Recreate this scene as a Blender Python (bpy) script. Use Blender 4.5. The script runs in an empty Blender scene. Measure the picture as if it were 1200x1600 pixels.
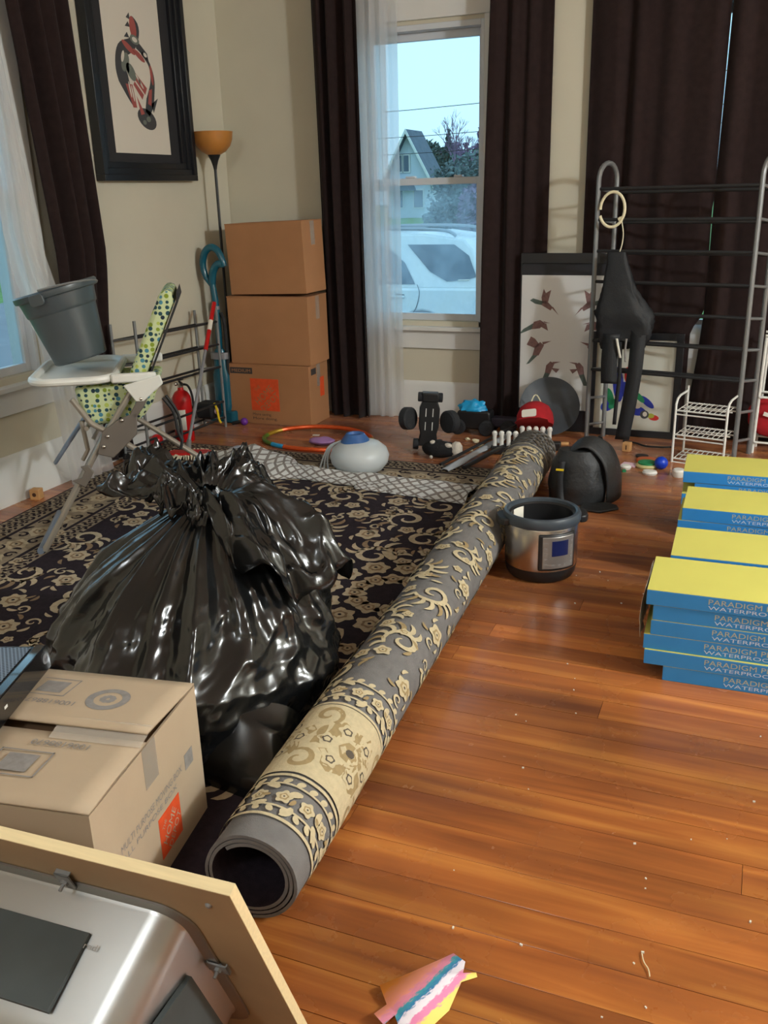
import bpy, bmesh, math, random
import numpy as np
from mathutils import Vector, Matrix, noise
random.seed(11)
R = math.radians
S = bpy.context.scene
COL = S.collection

# ------------------------------------------------------------------ camera
camd = bpy.data.cameras.new('camera'); cam = bpy.data.objects.new('camera', camd); COL.objects.link(cam)
camd.sensor_fit = 'VERTICAL'; camd.sensor_height = 32.0; camd.lens = 1422.9 / 1600 * 32.0
camd.clip_start = 0.02; camd.clip_end = 500
pit, rol, yaw = R(19.36), R(-1.59), R(-22.42)
fw = Vector((math.sin(yaw) * math.cos(pit), math.cos(yaw) * math.cos(pit), -math.sin(pit)))
rt = Vector((math.cos(yaw), -math.sin(yaw), 0)); up = rt.cross(fw)
r2 = rt * math.cos(rol) + up * math.sin(rol); u2 = -rt * math.sin(rol) + up * math.cos(rol)
cam.matrix_world = Matrix(((r2.x, u2.x, -fw.x, 0), (r2.y, u2.y, -fw.y, 0), (r2.z, u2.z, -fw.z, 1.35), (0, 0, 0, 1)))
S.camera = cam

# ------------------------------------------------------------------ world, exposure
W = bpy.data.worlds.new('overcast_sky'); S.world = W; W.use_nodes = True
wn = W.node_tree.nodes; bg = wn['Background']
bg.inputs[0].default_value = (0.215, 0.385, 0.50, 1); bg.inputs[1].default_value = 3.0
S.view_settings.view_transform = 'Standard'
try: S.view_settings.look = 'None'
except Exception: pass
S.view_settings.gamma = 1.0; S.view_settings.use_curve_mapping = False
S.view_settings.exposure = 0.0
LAMP_W = 330.0
LAMPS = [((2.9, 2.1, 2.42), 1.0, 'flush ceiling lamp on the right lighting the room, outside the picture'), ((-.9, -1.1, 2.42), .2, 'added fill lamp on the ceiling behind the viewer, outside the picture')]  # second entry is an invented fill lamp that softens the contrast
LAMP_COL = (.93, 1.0, 1.06)

# ------------------------------------------------------------------ helpers
def tag(o, label=None, cat=None, group=None, kind=None):
    if label: o['label'] = label
    if cat: o['category'] = cat
    if group: o['group'] = group
    if kind: o['kind'] = kind
    return o

OFF = {}
def thing(name, label, cat, loc, group=None):
    o = bpy.data.objects.new(name, None); COL.objects.link(o)
    o.location = loc; o.empty_display_size = 0.05; OFF[o.name] = Vector(loc)
    return tag(o, label, cat, group)

def copy_tree(o, parent=None):
    c = o.copy(); COL.objects.link(c); c.parent = parent
    for ch in list(o.children):
        copy_tree(ch, c)
    return c

class MB:
    def __init__(s, T=None):
        s.v = []; s.f = []; s.m = []; s.uv = []; s.T = T or Matrix.Identity(4)
    def add(s, vs, fs, m=0):
        b = len(s.v); s.v += [s.T @ Vector(p) for p in vs]
        for f in fs: s.f.append([i + b for i in f]); s.m.append(m)
        return s
    def box(s, c, d, rot=None, m=0):
        x, y, z = d[0] / 2, d[1] / 2, d[2] / 2
        vs = [Vector((i * x, j * y, k * z)) for k in (-1, 1) for j in (-1, 1) for i in (-1, 1)]
        M = rot.to_matrix() if hasattr(rot, 'to_matrix') else (rot or Matrix.Identity(3))
        vs = [M @ p + Vector(c) for p in vs]
        return s.add(vs, [(0, 2, 3, 1), (4, 5, 7, 6), (0, 1, 5, 4), (2, 6, 7, 3), (0, 4, 6, 2), (1, 3, 7, 5)], m)
    def bx(s, x0, x1, y0, y1, z0, z1, m=0):
        return s.box(((x0 + x1) / 2, (y0 + y1) / 2, (z0 + z1) / 2), (abs(x1 - x0), abs(y1 - y0), abs(z1 - z0)), None, m)
    def tube(s, pts, r, n=8, closed=False, m=0, caps=True):
        pts = [Vector(p) for p in pts]; N = len(pts)
        rs = r if isinstance(r, (list, tuple)) else [r] * N
        t0 = (pts[1] - pts[0]).normalized()
        a = Vector((0, 0, 1)) if abs(t0.z) < .9 else Vector((1, 0, 0))
        nx = t0.cross(a).normalized(); vs = []
        for i in range(N):
            if closed: t = (pts[(i + 1) % N] - pts[i - 1])
            else: t = pts[min(i + 1, N - 1)] - pts[max(i - 1, 0)]
            t = t.normalized() if t.length > 1e-9 else t0
            nx = (nx - t * nx.dot(t)); nx = nx.normalized() if nx.length > 1e-6 else t.orthogonal().normalized()
            ny = t.cross(nx)
            for k in range(n):
                an = 2 * math.pi * k / n
                vs.append(pts[i] + nx * (rs[i] * math.cos(an)) + ny * (rs[i] * math.sin(an)))
        fs = []
        for i in range(N if closed else N - 1):
            j = (i + 1) % N
            for k in range(n):
                fs.append((i * n + k, i * n + (k + 1) % n, j * n + (k + 1) % n, j * n + k))
        if caps and not closed:
            fs.append(tuple(range(n - 1, -1, -1))); fs.append(tuple((N - 1) * n + k for k in range(n)))
        return s.add(vs, fs, m)
    def lathe(s, prof, c=(0, 0, 0), n=32, M=None, m=0, sx=1, sy=1, caps=True):
        M = M or Matrix.Identity(3); c = Vector(c); vs = []; fs = []
        for r, z in prof:
            for k in range(n):
                an = 2 * math.pi * k / n
                vs.append(M @ Vector((r * math.cos(an) * sx, r * math.sin(an) * sy, z)) + c)
        for i in range(len(prof) - 1):
            for k in range(n):
                fs.append((i * n + k, i * n + (k + 1) % n, (i + 1) * n + (k + 1) % n, (i + 1) * n + k))
        if caps and prof[0][0] > 1e-5: fs.append(tuple(range(n - 1, -1, -1)))
        if caps and prof[-1][0] > 1e-5: fs.append(tuple((len(prof) - 1) * n + k for k in range(n)))
        return s.add(vs, fs, m)
    def sphere(s, c, r, n=16, k=10, m=0):
        r = r if isinstance(r, (tuple, list)) else (r, r, r); c = Vector(c)
        prof = [(math.sin(math.pi * i / k), -math.cos(math.pi * i / k)) for i in range(k + 1)]
        vs = []; fs = []
        for a, z in prof:
            for q in range(n):
                an = 2 * math.pi * q / n
                vs.append(c + Vector((a * math.cos(an) * r[0], a * math.sin(an) * r[1], z * r[2])))
        for i in range(k):
            for q in range(n): fs.append((i * n + q, i * n + (q + 1) % n, (i + 1) * n + (q + 1) % n, (i + 1) * n + q))
        return s.add(vs, fs, m)
    def prism(s, poly, fr, h0, h1, m=0):
        """poly: 2-D outline (counter clockwise); fr: (origin, ex, ey, ez)"""
        o, ex, ey, ez = [Vector(q) for q in fr]; n = len(poly)
        vs = [o + ex * p[0] + ey * p[1] + ez * h for h in (h0, h1) for p in poly]
        fs = [tuple(range(n - 1, -1, -1)), tuple(range(n, 2 * n))] + [(i, (i + 1) % n, n + (i + 1) % n, n + i) for i in range(n)]
        return s.add(vs, fs, m)
    def grid(s, fn, nu, nv, cu=False, m=0, uv=None):
        b = []; nuv = []
        for j in range(nv + 1):
            for i in range(nu + (0 if cu else 1)):
                b.append(fn(i / nu, j / nv))
        w = nu if cu else nu + 1
        fs = []
        for j in range(nv):
            for i in range(nu):
                i2 = (i + 1) % w
                fs.append((j * w + i, j * w + i2, (j + 1) * w + i2, (j + 1) * w + i))
                if uv: s.uv.append([uv(i / nu, j / nv), uv((i + 1) / nu, j / nv), uv((i + 1) / nu, (j + 1) / nv), uv(i / nu, (j + 1) / nv)])
        return s.add(b, fs, m)
    def build(s, name, mats, parent=None, smooth=35, bevel=0, solid=0, label=None, subd=0):
        if not isinstance(mats, (list, tuple)): mats = [mats]
        if parent is not None: base = OFF.get(parent.name, Vector((0, 0, 0)))
        else:
            xs = [p.x for p in s.v]; ys = [p.y for p in s.v]; zs = [p.z for p in s.v]
            base = Vector(((min(xs) + max(xs)) / 2, (min(ys) + max(ys)) / 2, min(zs)))
        me = bpy.data.meshes.new(name)
        me.from_pydata([p - base for p in s.v], [], s.f)
        for q in mats: me.materials.append(q)
        me.polygons.foreach_set('material_index', s.m)
        if s.uv and len(s.uv) == len(s.f):
            ul = me.uv_layers.new(name='UVMap')
            fl = [c for f in s.uv for p in f for c in p]
            ul.data.foreach_set('uv', fl)
        me.validate(); me.update()
        if smooth:
            me.polygons.foreach_set('use_smooth', [True] * len(me.polygons))
            if smooth < 180: me.set_sharp_from_angle(angle=R(smooth))
        o = bpy.data.objects.new(name, me); COL.objects.link(o)
        if parent is not None: o.parent = parent
        else: o.location = base
        OFF[o.name] = base
        if solid:
            q = o.modifiers.new('solid', 'SOLIDIFY'); q.thickness = solid; q.offset = 0
        if bevel:
            q = o.modifiers.new('bevel', 'BEVEL'); q.width = bevel; q.segments = 2; q.limit_method = 'ANGLE'; q.angle_limit = R(40)
        if subd:
            q = o.modifiers.new('subd', 'SUBSURF'); q.levels = subd; q.render_levels = subd
        if label: o['label'] = label
        return o

def arc(c, r, a0, a1, n, ex=(1, 0, 0), ey=(0, 0, 1)):
    c, ex, ey = Vector(c), Vector(ex), Vector(ey)
    return [c + ex * (r * math.cos(R(a0 + (a1 - a0) * i / n))) + ey * (r * math.sin(R(a0 + (a1 - a0) * i / n))) for i in range(n + 1)]
def smooth_path(pts, n=6):
    P = [Vector(p) for p in pts]; out = []
    for i in range(len(P) - 1):
        a, b, c, d = P[max(i - 1, 0)], P[i], P[i + 1], P[min(i + 2, len(P) - 1)]
        for k in range(n):
            t = k / n
            out.append(0.5 * ((2 * b) + (c - a) * t + (2 * a - 5 * b + 4 * c - d) * t * t + (3 * b - a - 3 * c + d) * t ** 3))
    out.append(P[-1]); return out
def rz(a): return Matrix.Rotation(R(a), 3, 'Z')
def TR(loc, az=0, ax=0, ay=0):
    return Matrix.Translation(loc) @ Matrix.Rotation(R(az), 4, 'Z') @ Matrix.Rotation(R(ay), 4, 'Y') @ Matrix.Rotation(R(ax), 4, 'X')
def N3(x, y, z): return noise.noise(Vector((x, y, z)))
def sst(a, b, x):
    t = max(0, min(1, (x - a) / (b - a))); return t * t * (3 - 2 * t)
def lerp_tab(tab, x):
    if x <= tab[0][0]: return tab[0][1]
    for (a, p), (b, q) in zip(tab, tab[1:]):
        if x <= b: return p + (q - p) * (x - a) / (b - a)
    return tab[-1][1]

# ------------------------------------------------------------------ materials
def srgb(r, g, b):
    f = lambda c: (c / 255 / 12.92) if c / 255 <= .04045 else ((c / 255 + .055) / 1.055) ** 2.4
    return (f(r), f(g), f(b))
def mat(name, col, rough=.5, metal=0, var=0, vs=8, bump=0, bs=40, coat=0, sheen=0, spec=.5, emis=None, es=0, stretch=None, rvar=0):
    m = bpy.data.materials.new(name); m.use_nodes = True; nt = m.node_tree; n = nt.nodes; b = n['Principled BSDF']; L = nt.links.new
    b.inputs['Base Color'].default_value = (*col, 1); b.inputs['Roughness'].default_value = rough; b.inputs['Metallic'].default_value = metal
    b.inputs['Specular IOR Level'].default_value = spec
    if coat: b.inputs['Coat Weight'].default_value = coat; b.inputs['Coat Roughness'].default_value = .1
    if sheen: b.inputs['Sheen Weight'].default_value = sheen
    if emis: b.inputs['Emission Color'].default_value = (*emis, 1); b.inputs['Emission Strength'].default_value = es
    if var or bump or rvar:
        tc = n.new('ShaderNodeTexCoord'); src = tc.outputs['Object']
        if stretch:
            mp = n.new('ShaderNodeMapping'); mp.inputs['Scale'].default_value = stretch; L(src, mp.inputs['Vector']); src = mp.outputs['Vector']
    if var or rvar:
        nz = n.new('ShaderNodeTexNoise'); nz.inputs['Scale'].default_value = vs; nz.inputs['Detail'].default_value = 5; L(src, nz.inputs['Vector'])
        if var:
            cr = n.new('ShaderNodeValToRGB'); e = cr.color_ramp.elements
            e[0].position = .3; e[1].position = .7
            e[0].color = (*[max(0, c * (1 - var)) for c in col], 1); e[1].color = (*[min(1, c * (1 + var)) for c in col], 1)
            L(nz.outputs['Fac'], cr.inputs['Fac']); L(cr.outputs['Color'], b.inputs['Base Color'])
        if rvar:
            mr = n.new('ShaderNodeMapRange'); mr.inputs['From Min'].default_value = .3; mr.inputs['From Max'].default_value = .7
            mr.inputs['To Min'].default_value = max(0, rough - rvar); mr.inputs['To Max'].default_value = min(1, rough + rvar)
            L(nz.outputs['Fac'], mr.inputs['Value']); L(mr.outputs['Result'], b.inputs['Roughness'])
    if bump:
        nb = n.new('ShaderNodeTexNoise'); nb.inputs['Scale'].default_value = bs; nb.inputs['Detail'].default_value = 4; L(src, nb.inputs['Vector'])
        bp = n.new('ShaderNodeBump'); bp.inputs['Strength'].default_value = bump; bp.inputs['Distance'].default_value = .01
        L(nb.outputs['Fac'], bp.inputs['Height']); L(bp.outputs['Normal'], b.inputs['Normal'])
    return m

M_wall = mat('wall_paint', srgb(204, 198, 178), .8, var=.03, vs=3, bump=.03, bs=120)
M_ceil = mat('ceiling_paint', srgb(225, 220, 208), .9)
M_trim = mat('white_trim_paint', srgb(218, 218, 214), .45, var=.03, vs=5)
M_vinyl = mat('white_vinyl_sash', srgb(205, 210, 215), .4)
M_curt = mat('brown_curtain_fabric', srgb(42, 31, 30), .95, var=.15, vs=30, bump=.1, bs=500, sheen=.08, spec=.1)
M_black = mat('black_plastic', (.012, .012, .013), .4)
M_blackm = mat('matte_black', (.014, .014, .015), .7)
M_rubber = mat('tyre_rubber', (.018, .019, .022), .8, bump=.4, bs=150)
M_white = mat('white_plastic', srgb(225, 225, 218), .4)
M_cream = mat('cream_plastic', srgb(225, 215, 180), .5)
M_red = mat('red_paint', srgb(190, 18, 22), .3)
M_redf = mat('red_fabric', srgb(165, 20, 30), .9, var=.15, vs=30)
M_steel = mat('grey_metal_tube', srgb(150, 150, 148), .35, metal=.85)
M_greym = mat('grey_painted_tube', srgb(128, 130, 130), .42, metal=.35)
M_chrome = mat('brushed_steel', (.62, .58, .54), .26, metal=1, bump=.05, bs=80, stretch=(1, 1, 40))
M_stain = mat('stainless_sheet', (.36, .36, .35), .38, metal=.9, var=.06, vs=3, rvar=.08)
M_pad = mat('dark_sound_pad', srgb(58, 64, 64), .75, var=.12, vs=12)
M_card = mat('brown_cardboard', srgb(172, 122, 82), .85, var=.06, vs=5, bump=.05, bs=60)
M_card2 = mat('pale_cardboard', srgb(184, 164, 138), .8, var=.05, vs=5, bump=.05, bs=50)
M_cardin = mat('cardboard_edge', srgb(110, 84, 58), .9)
M_orange = mat('orange_print', srgb(228, 84, 36), .7, var=.08, vs=40)
M_ink = mat('dark_print', srgb(62, 56, 54), .8)
M_inkg = mat('grey_print', srgb(140, 136, 132), .8, var=.15, vs=60)
M_teal = mat('teal_plastic', srgb(12, 88, 108), .25, coat=.3)
M_silver = mat('silver_plastic', srgb(150, 152, 158), .35, metal=.4)
M_woodlt = mat('pale_wood', srgb(224, 205, 160), .6, var=.06, vs=6, stretch=(2, 30, 30))
M_board = mat('brown_particle_board', srgb(140, 118, 88), .7, var=.1, vs=8)
M_toywood = mat('toy_wood', srgb(198, 150, 96), .6, var=.12, vs=20)
M_blueball = mat('blue_ball_plastic', srgb(14, 60, 190), .35)
M_purple = mat('purple_ball_plastic', srgb(110, 50, 160), .35)
M_paperw = mat('off_white_paper', srgb(222, 218, 205), .7)
M_cblue = mat('carton_blue', srgb(48, 138, 208), .5, var=.05, vs=8)
M_cyel = mat('carton_yellow', srgb(212, 206, 104), .55, var=.03, vs=5)
M_ctxt = mat('carton_grey_print', srgb(182, 184, 160), .6)
M_ctxw = mat('carton_white_print', srgb(200, 215, 230), .6)
M_film = mat('torn_plastic_film', srgb(190, 185, 172), .35)
M_leather = mat('black_leather', (.016, .017, .018), .55, var=.5, vs=10, bump=.2, bs=60, rvar=.15)
M_nylon = mat('black_nylon', (.008, .009, .011), .65, bump=.2, bs=200)
M_green = mat('green_print', srgb(30, 130, 80), .6)
M_blueg = mat('cyan_plastic', srgb(30, 160, 215), .4)
M_navy = mat('blue_print', srgb(35, 50, 150), .6)
M_pink = mat('pink_paper', srgb(225, 190, 205), .7)
M_violet = mat('lilac_plastic', srgb(160, 120, 175), .4)
M_lcd = mat('blue_display', srgb(25, 35, 80), .15)
M_amber = mat('amber_glass_shade', srgb(186, 124, 56), .45, var=.12, vs=10)
M_yel = mat('yellow_plastic', srgb(230, 200, 40), .4)

def mat_sheer():
    m = bpy.data.materials.new('sheer_white_curtain'); m.use_nodes = True; nt = m.node_tree; n = nt.nodes; n.clear(); L = nt.links.new
    o = n.new('ShaderNodeOutputMaterial'); d = n.new('ShaderNodeBsdfDiffuse'); t = n.new('ShaderNodeBsdfTranslucent'); tr = n.new('ShaderNodeBsdfTransparent')
    d.inputs[0].default_value = (.75, .76, .78, 1); t.inputs[0].default_value = (.9, .9, .9, 1)
    a = n.new('ShaderNodeMixShader'); a.inputs[0].default_value = .72; L(d.outputs[0], a.inputs[1]); L(t.outputs[0], a.inputs[2])
    b = n.new('ShaderNodeMixShader'); b.inputs[0].default_value = .38; L(a.outputs[0], b.inputs[1]); L(tr.outputs[0], b.inputs[2]); L(b.outputs[0], o.inputs[0])
    return m
M_sheer = mat_sheer()
def mat_glass(name, tint=(1, 1, 1), haze=0.0):
    m = bpy.data.materials.new(name); m.use_nodes = True; nt = m.node_tree; n = nt.nodes; n.clear(); L = nt.links.new
    o = n.new('ShaderNodeOutputMaterial'); tr = n.new('ShaderNodeBsdfTransparent'); tr.inputs[0].default_value = (*tint, 1)
    g = n.new('ShaderNodeBsdfGlossy'); g.inputs['Roughness'].default_value = .02
    fr = n.new('ShaderNodeFresnel'); fr.inputs[0].default_value = 1.25
    a = n.new('ShaderNodeMixShader'); L(fr.outputs[0], a.inputs[0]); L(tr.outputs[0], a.inputs[1]); L(g.outputs[0], a.inputs[2]); last = a
    if haze:
        df = n.new('ShaderNodeBsdfTranslucent'); df.inputs[0].default_value = (.8, .9, 1, 1)
        tc = n.new('ShaderNodeTexCoord'); nz = n.new('ShaderNodeTexNoise'); nz.inputs['Scale'].default_value = 5; nz.inputs['Detail'].default_value = 6
        L(tc.outputs['Object'], nz.inputs['Vector']); mr = n.new('ShaderNodeMapRange'); mr.inputs['From Min'].default_value = .35; mr.inputs['From Max'].default_value = .75
        mr.inputs['To Min'].default_value = haze * .4; mr.inputs['To Max'].default_value = haze * 1.6; L(nz.outputs['Fac'], mr.inputs['Value'])
        b = n.new('ShaderNodeMixShader'); L(mr.outputs['Result'], b.inputs[0]); L(a.outputs[0], b.inputs[1]); L(df.outputs[0], b.inputs[2]); last = b
    L(last.outputs[0], o.inputs[0]); return m
M_tape = mat('clear_packing_tape', srgb(225, 215, 200), .12, coat=.4); M_tape.node_tree.nodes['Principled BSDF'].inputs['Alpha'].default_value = .3; M_glass = mat_glass('window_glass'); M_glassd = mat_glass('dusty_window_glass', haze=.22)

def mat_plank():
    m = mat('fir_floor_plank', (.4, .16, .04), .25); nt = m.node_tree; n = nt.nodes; L = nt.links.new; b = n['Principled BSDF']
    g = n.new('ShaderNodeNewGeometry'); oi = n.new('ShaderNodeObjectInfo')
    cm = n.new('ShaderNodeCombineXYZ'); mu = n.new('ShaderNodeMath'); mu.operation = 'MULTIPLY'; mu.inputs[1].default_value = 37
    L(oi.outputs['Random'], mu.inputs[0]); L(mu.outputs[0], cm.inputs['X']); L(mu.outputs[0], cm.inputs['Z'])
    ad = n.new('ShaderNodeVectorMath'); ad.operation = 'ADD'; L(g.outputs['Position'], ad.inputs[0]); L(cm.outputs[0], ad.inputs[1])
    mp = n.new('ShaderNodeMapping'); mp.inputs['Scale'].default_value = (1.3, 20, 1); L(ad.outputs[0], mp.inputs['Vector'])
    nz = n.new('ShaderNodeTexNoise'); nz.inputs['Scale'].default_value = 1; nz.inputs['Detail'].default_value = 6; nz.inputs['Distortion'].default_value = .6; L(mp.outputs[0], nz.inputs['Vector'])
    cr = n.new('ShaderNodeValToRGB'); e = cr.color_ramp.elements
    e[0].position = .25; e[0].color = (*srgb(136, 72, 30), 1); e[1].position = .72; e[1].color = (*srgb(206, 132, 58), 1)
    k = cr.color_ramp.elements.new(.5); k.color = (*srgb(174, 100, 42), 1); L(nz.outputs['Fac'], cr.inputs['Fac'])
    # broad stains crossing the boards
    n2 = n.new('ShaderNodeTexNoise'); n2.inputs['Scale'].default_value = 1.1; n2.inputs['Detail'].default_value = 3
    mp2 = n.new('ShaderNodeMapping'); mp2.inputs['Scale'].default_value = (1, 2.4, 1); L(g.outputs['Position'], mp2.inputs['Vector']); L(mp2.outputs[0], n2.inputs['Vector'])
    mr = n.new('ShaderNodeMapRange'); mr.inputs['From Min'].default_value = .3; mr.inputs['From Max'].default_value = .7; mr.inputs['To Min'].default_value = .52; mr.inputs['To Max'].default_value = 1.15; L(n2.outputs['Fac'], mr.inputs['Value'])
    mr2 = n.new('ShaderNodeMapRange'); mr2.inputs['To Min'].default_value = .78; mr2.inputs['To Max'].default_value = 1.12; L(oi.outputs['Random'], mr2.inputs['Value'])
    mm = n.new('ShaderNodeMath'); mm.operation = 'MULTIPLY'; L(mr.outputs[0], mm.inputs[0]); L(mr2.outputs[0], mm.inputs[1])
    hs = n.new('ShaderNodeHueSaturation'); L(cr.outputs[0], hs.inputs['Color']); L(mm.outputs[0], hs.inputs['Value']); L(hs.outputs[0], b.inputs['Base Color'])
    n3 = n.new('ShaderNodeTexNoise'); n3.inputs['Scale'].default_value = 5; n3.inputs['Detail'].default_value = 6; L(g.outputs['Position'], n3.inputs['Vector'])
    mr3 = n.new('ShaderNodeMapRange'); mr3.inputs['From Min'].default_value = .3; mr3.inputs['From Max'].default_value = .75; mr3.inputs['To Min'].default_value = .16; mr3.inputs['To Max'].default_value = .36
    L(n3.outputs['Fac'], mr3.inputs['Value']); L(mr3.outputs[0], b.inputs['Roughness'])
    b.inputs['Sheen Weight'].default_value = .07; b.inputs['Sheen Roughness'].default_value = .55; b.inputs['Sheen Tint'].default_value = (.85, .78, .85, 1)
    bp = n.new('ShaderNodeBump'); bp.inputs['Strength'].default_value = .06; bp.inputs['Distance'].default_value = .01; L(nz.outputs['Fac'], bp.inputs['Height']); L(bp.outputs[0], b.inputs['Normal'])
    return m
M_plank = mat_plank(); M_gap = mat('dark_floor_gap', srgb(34, 18, 10), .8)

# text meshes: flat print, cached
TXT = {}
def text_mesh(body):
    if body not in TXT:
        cu = bpy.data.curves.new('t', 'FONT'); cu.body = body; cu.size = 1; cu.resolution_u = 3
        o = bpy.data.objects.new('t', cu); COL.objects.link(o)
        me = bpy.data.meshes.new_from_object(o.evaluated_get(bpy.context.evaluated_depsgraph_get()))
        vs = [tuple(v.co) for v in me.vertices]; fs = [tuple(p.vertices) for p in me.polygons]
        w = max(v[0] for v in vs) - min(v[0] for v in vs); x0 = min(v[0] for v in vs)
        TXT[body] = ([(v[0] - x0, v[1]) for v in vs], fs, w)
        bpy.data.objects.remove(o); bpy.data.curves.remove(cu); bpy.data.meshes.remove(me)
    return TXT[body]
for t in ('PARADIGM PERFORMER', 'WATERPROOF FLOORING', 'MEDIUM', 'THE', 'HOME', 'DEPOT', 'More saving.', 'More doing.', '1006188670', 'hp', 'MULTI PURPOSE MOVING BOX', 'ALL PURPOSE BOX', 'Kindred', 'CAJA PARA TODO USO'): text_mesh(t)
def add_text(mb, body, o, ex, ey, h, width=None, m=0, center=False):
    """o: lower left corner on the surface, ex/ey unit axes, h: cap height"""
    vs, fs, w = text_mesh(body); sy = h / .73; sx = (width / w) if width else sy
    o, ex, ey = Vector(o), Vector(ex), Vector(ey)
    dx = -w * sx / 2 if center else 0
    mb.add([o + ex * (v[0] * sx + dx) + ey * (v[1] * sy) for v in vs], fs, m)

# ================================================================== THE ROOM
XL, XR, YB, YF, ZC = -3.2, 3.6, 5.32, -2.2, 2.75
o = MB().bx(XL - .1, XR + .1, YF - .1, YB + .1, -.12, -.012).build('floor', M_gap, smooth=0); tag(o, 'dark gaps below the orange fir floor planks', 'floor', kind='structure'); floor = o
PW = .0925
pm = MB()
c = .0002; h = .012
pv = [(0, 0, -h), (1, 0, -h), (1, PW - .0015, -h), (0, PW - .0015, -h), (0, 0, -c), (1, 0, -c), (1, PW - .0015, -c), (0, PW - .0015, -c), (0, c, 0), (1, c, 0), (1, PW - .0015 - c, 0), (0, PW - .0015 - c, 0)]
pf = [(0, 1, 5, 4), (1, 2, 6, 5), (2, 3, 7, 6), (3, 0, 4, 7), (4, 5, 9, 8), (5, 6, 10, 9), (6, 7, 11, 10), (7, 4, 8, 11), (8, 9, 10, 11)]
pme = bpy.data.meshes.new('plank'); pme.from_pydata(pv, [], pf); pme.materials.append(M_plank)
row = 0; y = YB - PW
while y > YF - .05:
    cuts = [XL, -1.6 + random.uniform(-.9, .9) + (row % 3 - 1) * .4, 1.0 + random.uniform(-.9, .9) - (row % 2) * .5, XR]
    for a, b in zip(cuts, cuts[1:]):
        p = bpy.data.objects.new('plank', pme); COL.objects.link(p); p.parent = floor
        p.location = Vector((a, y, 0)) - floor.location; p.scale = (b - a - .0012, 1, 1)
    y -= PW; row += 1

def wall(name, boxes, label):
    mb = MB()
    for q in boxes: mb.bx(*q)
    return tag(mb.build(name, M_wall, smooth=0), label, 'wall', kind='structure')
# window openings
B2 = (-2.275, -1.53, .60, 2.22)      # back window  x0,x1,z0,z1
B3 = (-.50, .75, .60, 2.22)         # window behind the closed brown curtains
L1 = (2.25, 3.45, .58, 2.22)        # left window  y0,y1,z0,z1
wall('wall_back', [(XL - .15, B2[0], YB, YB + .15, 0, ZC), (B2[0], B2[1], YB, YB + .15, 0, B2[2]), (B2[0], B2[1], YB, YB + .15, B2[3], ZC), (B2[1], B3[0], YB, YB + .15, 0, ZC),
     (B3[0], B3[1], YB, YB + .15, 0, B3[2]), (B3[0], B3[1], YB, YB + .15, B3[3], ZC), (B3[1], XR + .15, YB, YB + .15, 0, ZC)], 'beige painted back wall with tall narrow window')
wall('wall_left', [(XL - .15, XL, YF, L1[0], 0, ZC), (XL - .15, XL, L1[0], L1[1], 0, L1[2]), (XL - .15, XL, L1[0], L1[1], L1[3], ZC), (XL - .15, XL, L1[1], YB, 0, ZC)], 'beige painted left wall carrying the framed salmon print')
wall('wall_right', [(XR, XR + .15, YF, YB, 0, ZC)], 'beige painted right wall outside the frame')
wall('wall_front', [(XL - .15, XR + .15, YF - .15, YF, 0, ZC)], 'beige painted wall behind the viewer')
tag(MB().bx(XL - .15, XR + .15, YF - .15, YB + .15, ZC, ZC + .1).build('ceiling', M_ceil, smooth=0), 'white ceiling over the room', 'ceiling', kind='structure')
def base_prof(mb, a, b, inn):
    """baseboard between floor points a and b; inn: unit vector into the room"""
    a, b, inn = Vector(a), Vector(b), Vector(inn); prof = [(0, 0), (.018, 0), (.018, .185), (.014, .2), (.014, .215), (.004, .23), (0, .23)]
    vs = [p + inn * q[0] + Vector((0, 0, q[1])) for p in (a, b) for q in prof]; n = len(prof)
    mb.add(vs, [(i, (i + 1) % n, n + (i + 1) % n, n + i) for i in range(n)] + [tuple(range(n - 1, -1, -1)), tuple(range(n, 2 * n))]); return mb
tag(base_prof(MB(), (XL, YB, 0), (XR, YB, 0), (0, -1, 0)).build('baseboard_back', M_trim), 'tall white baseboard along the back wall', 'baseboard', kind='structure')
tag(base_prof(MB(), (XL, YF, 0), (XL, YB - .02, 0), (1, 0, 0)).build('baseboard_left', M_trim), 'tall white baseboard along the left wall', 'baseboard', kind='structure')

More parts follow.
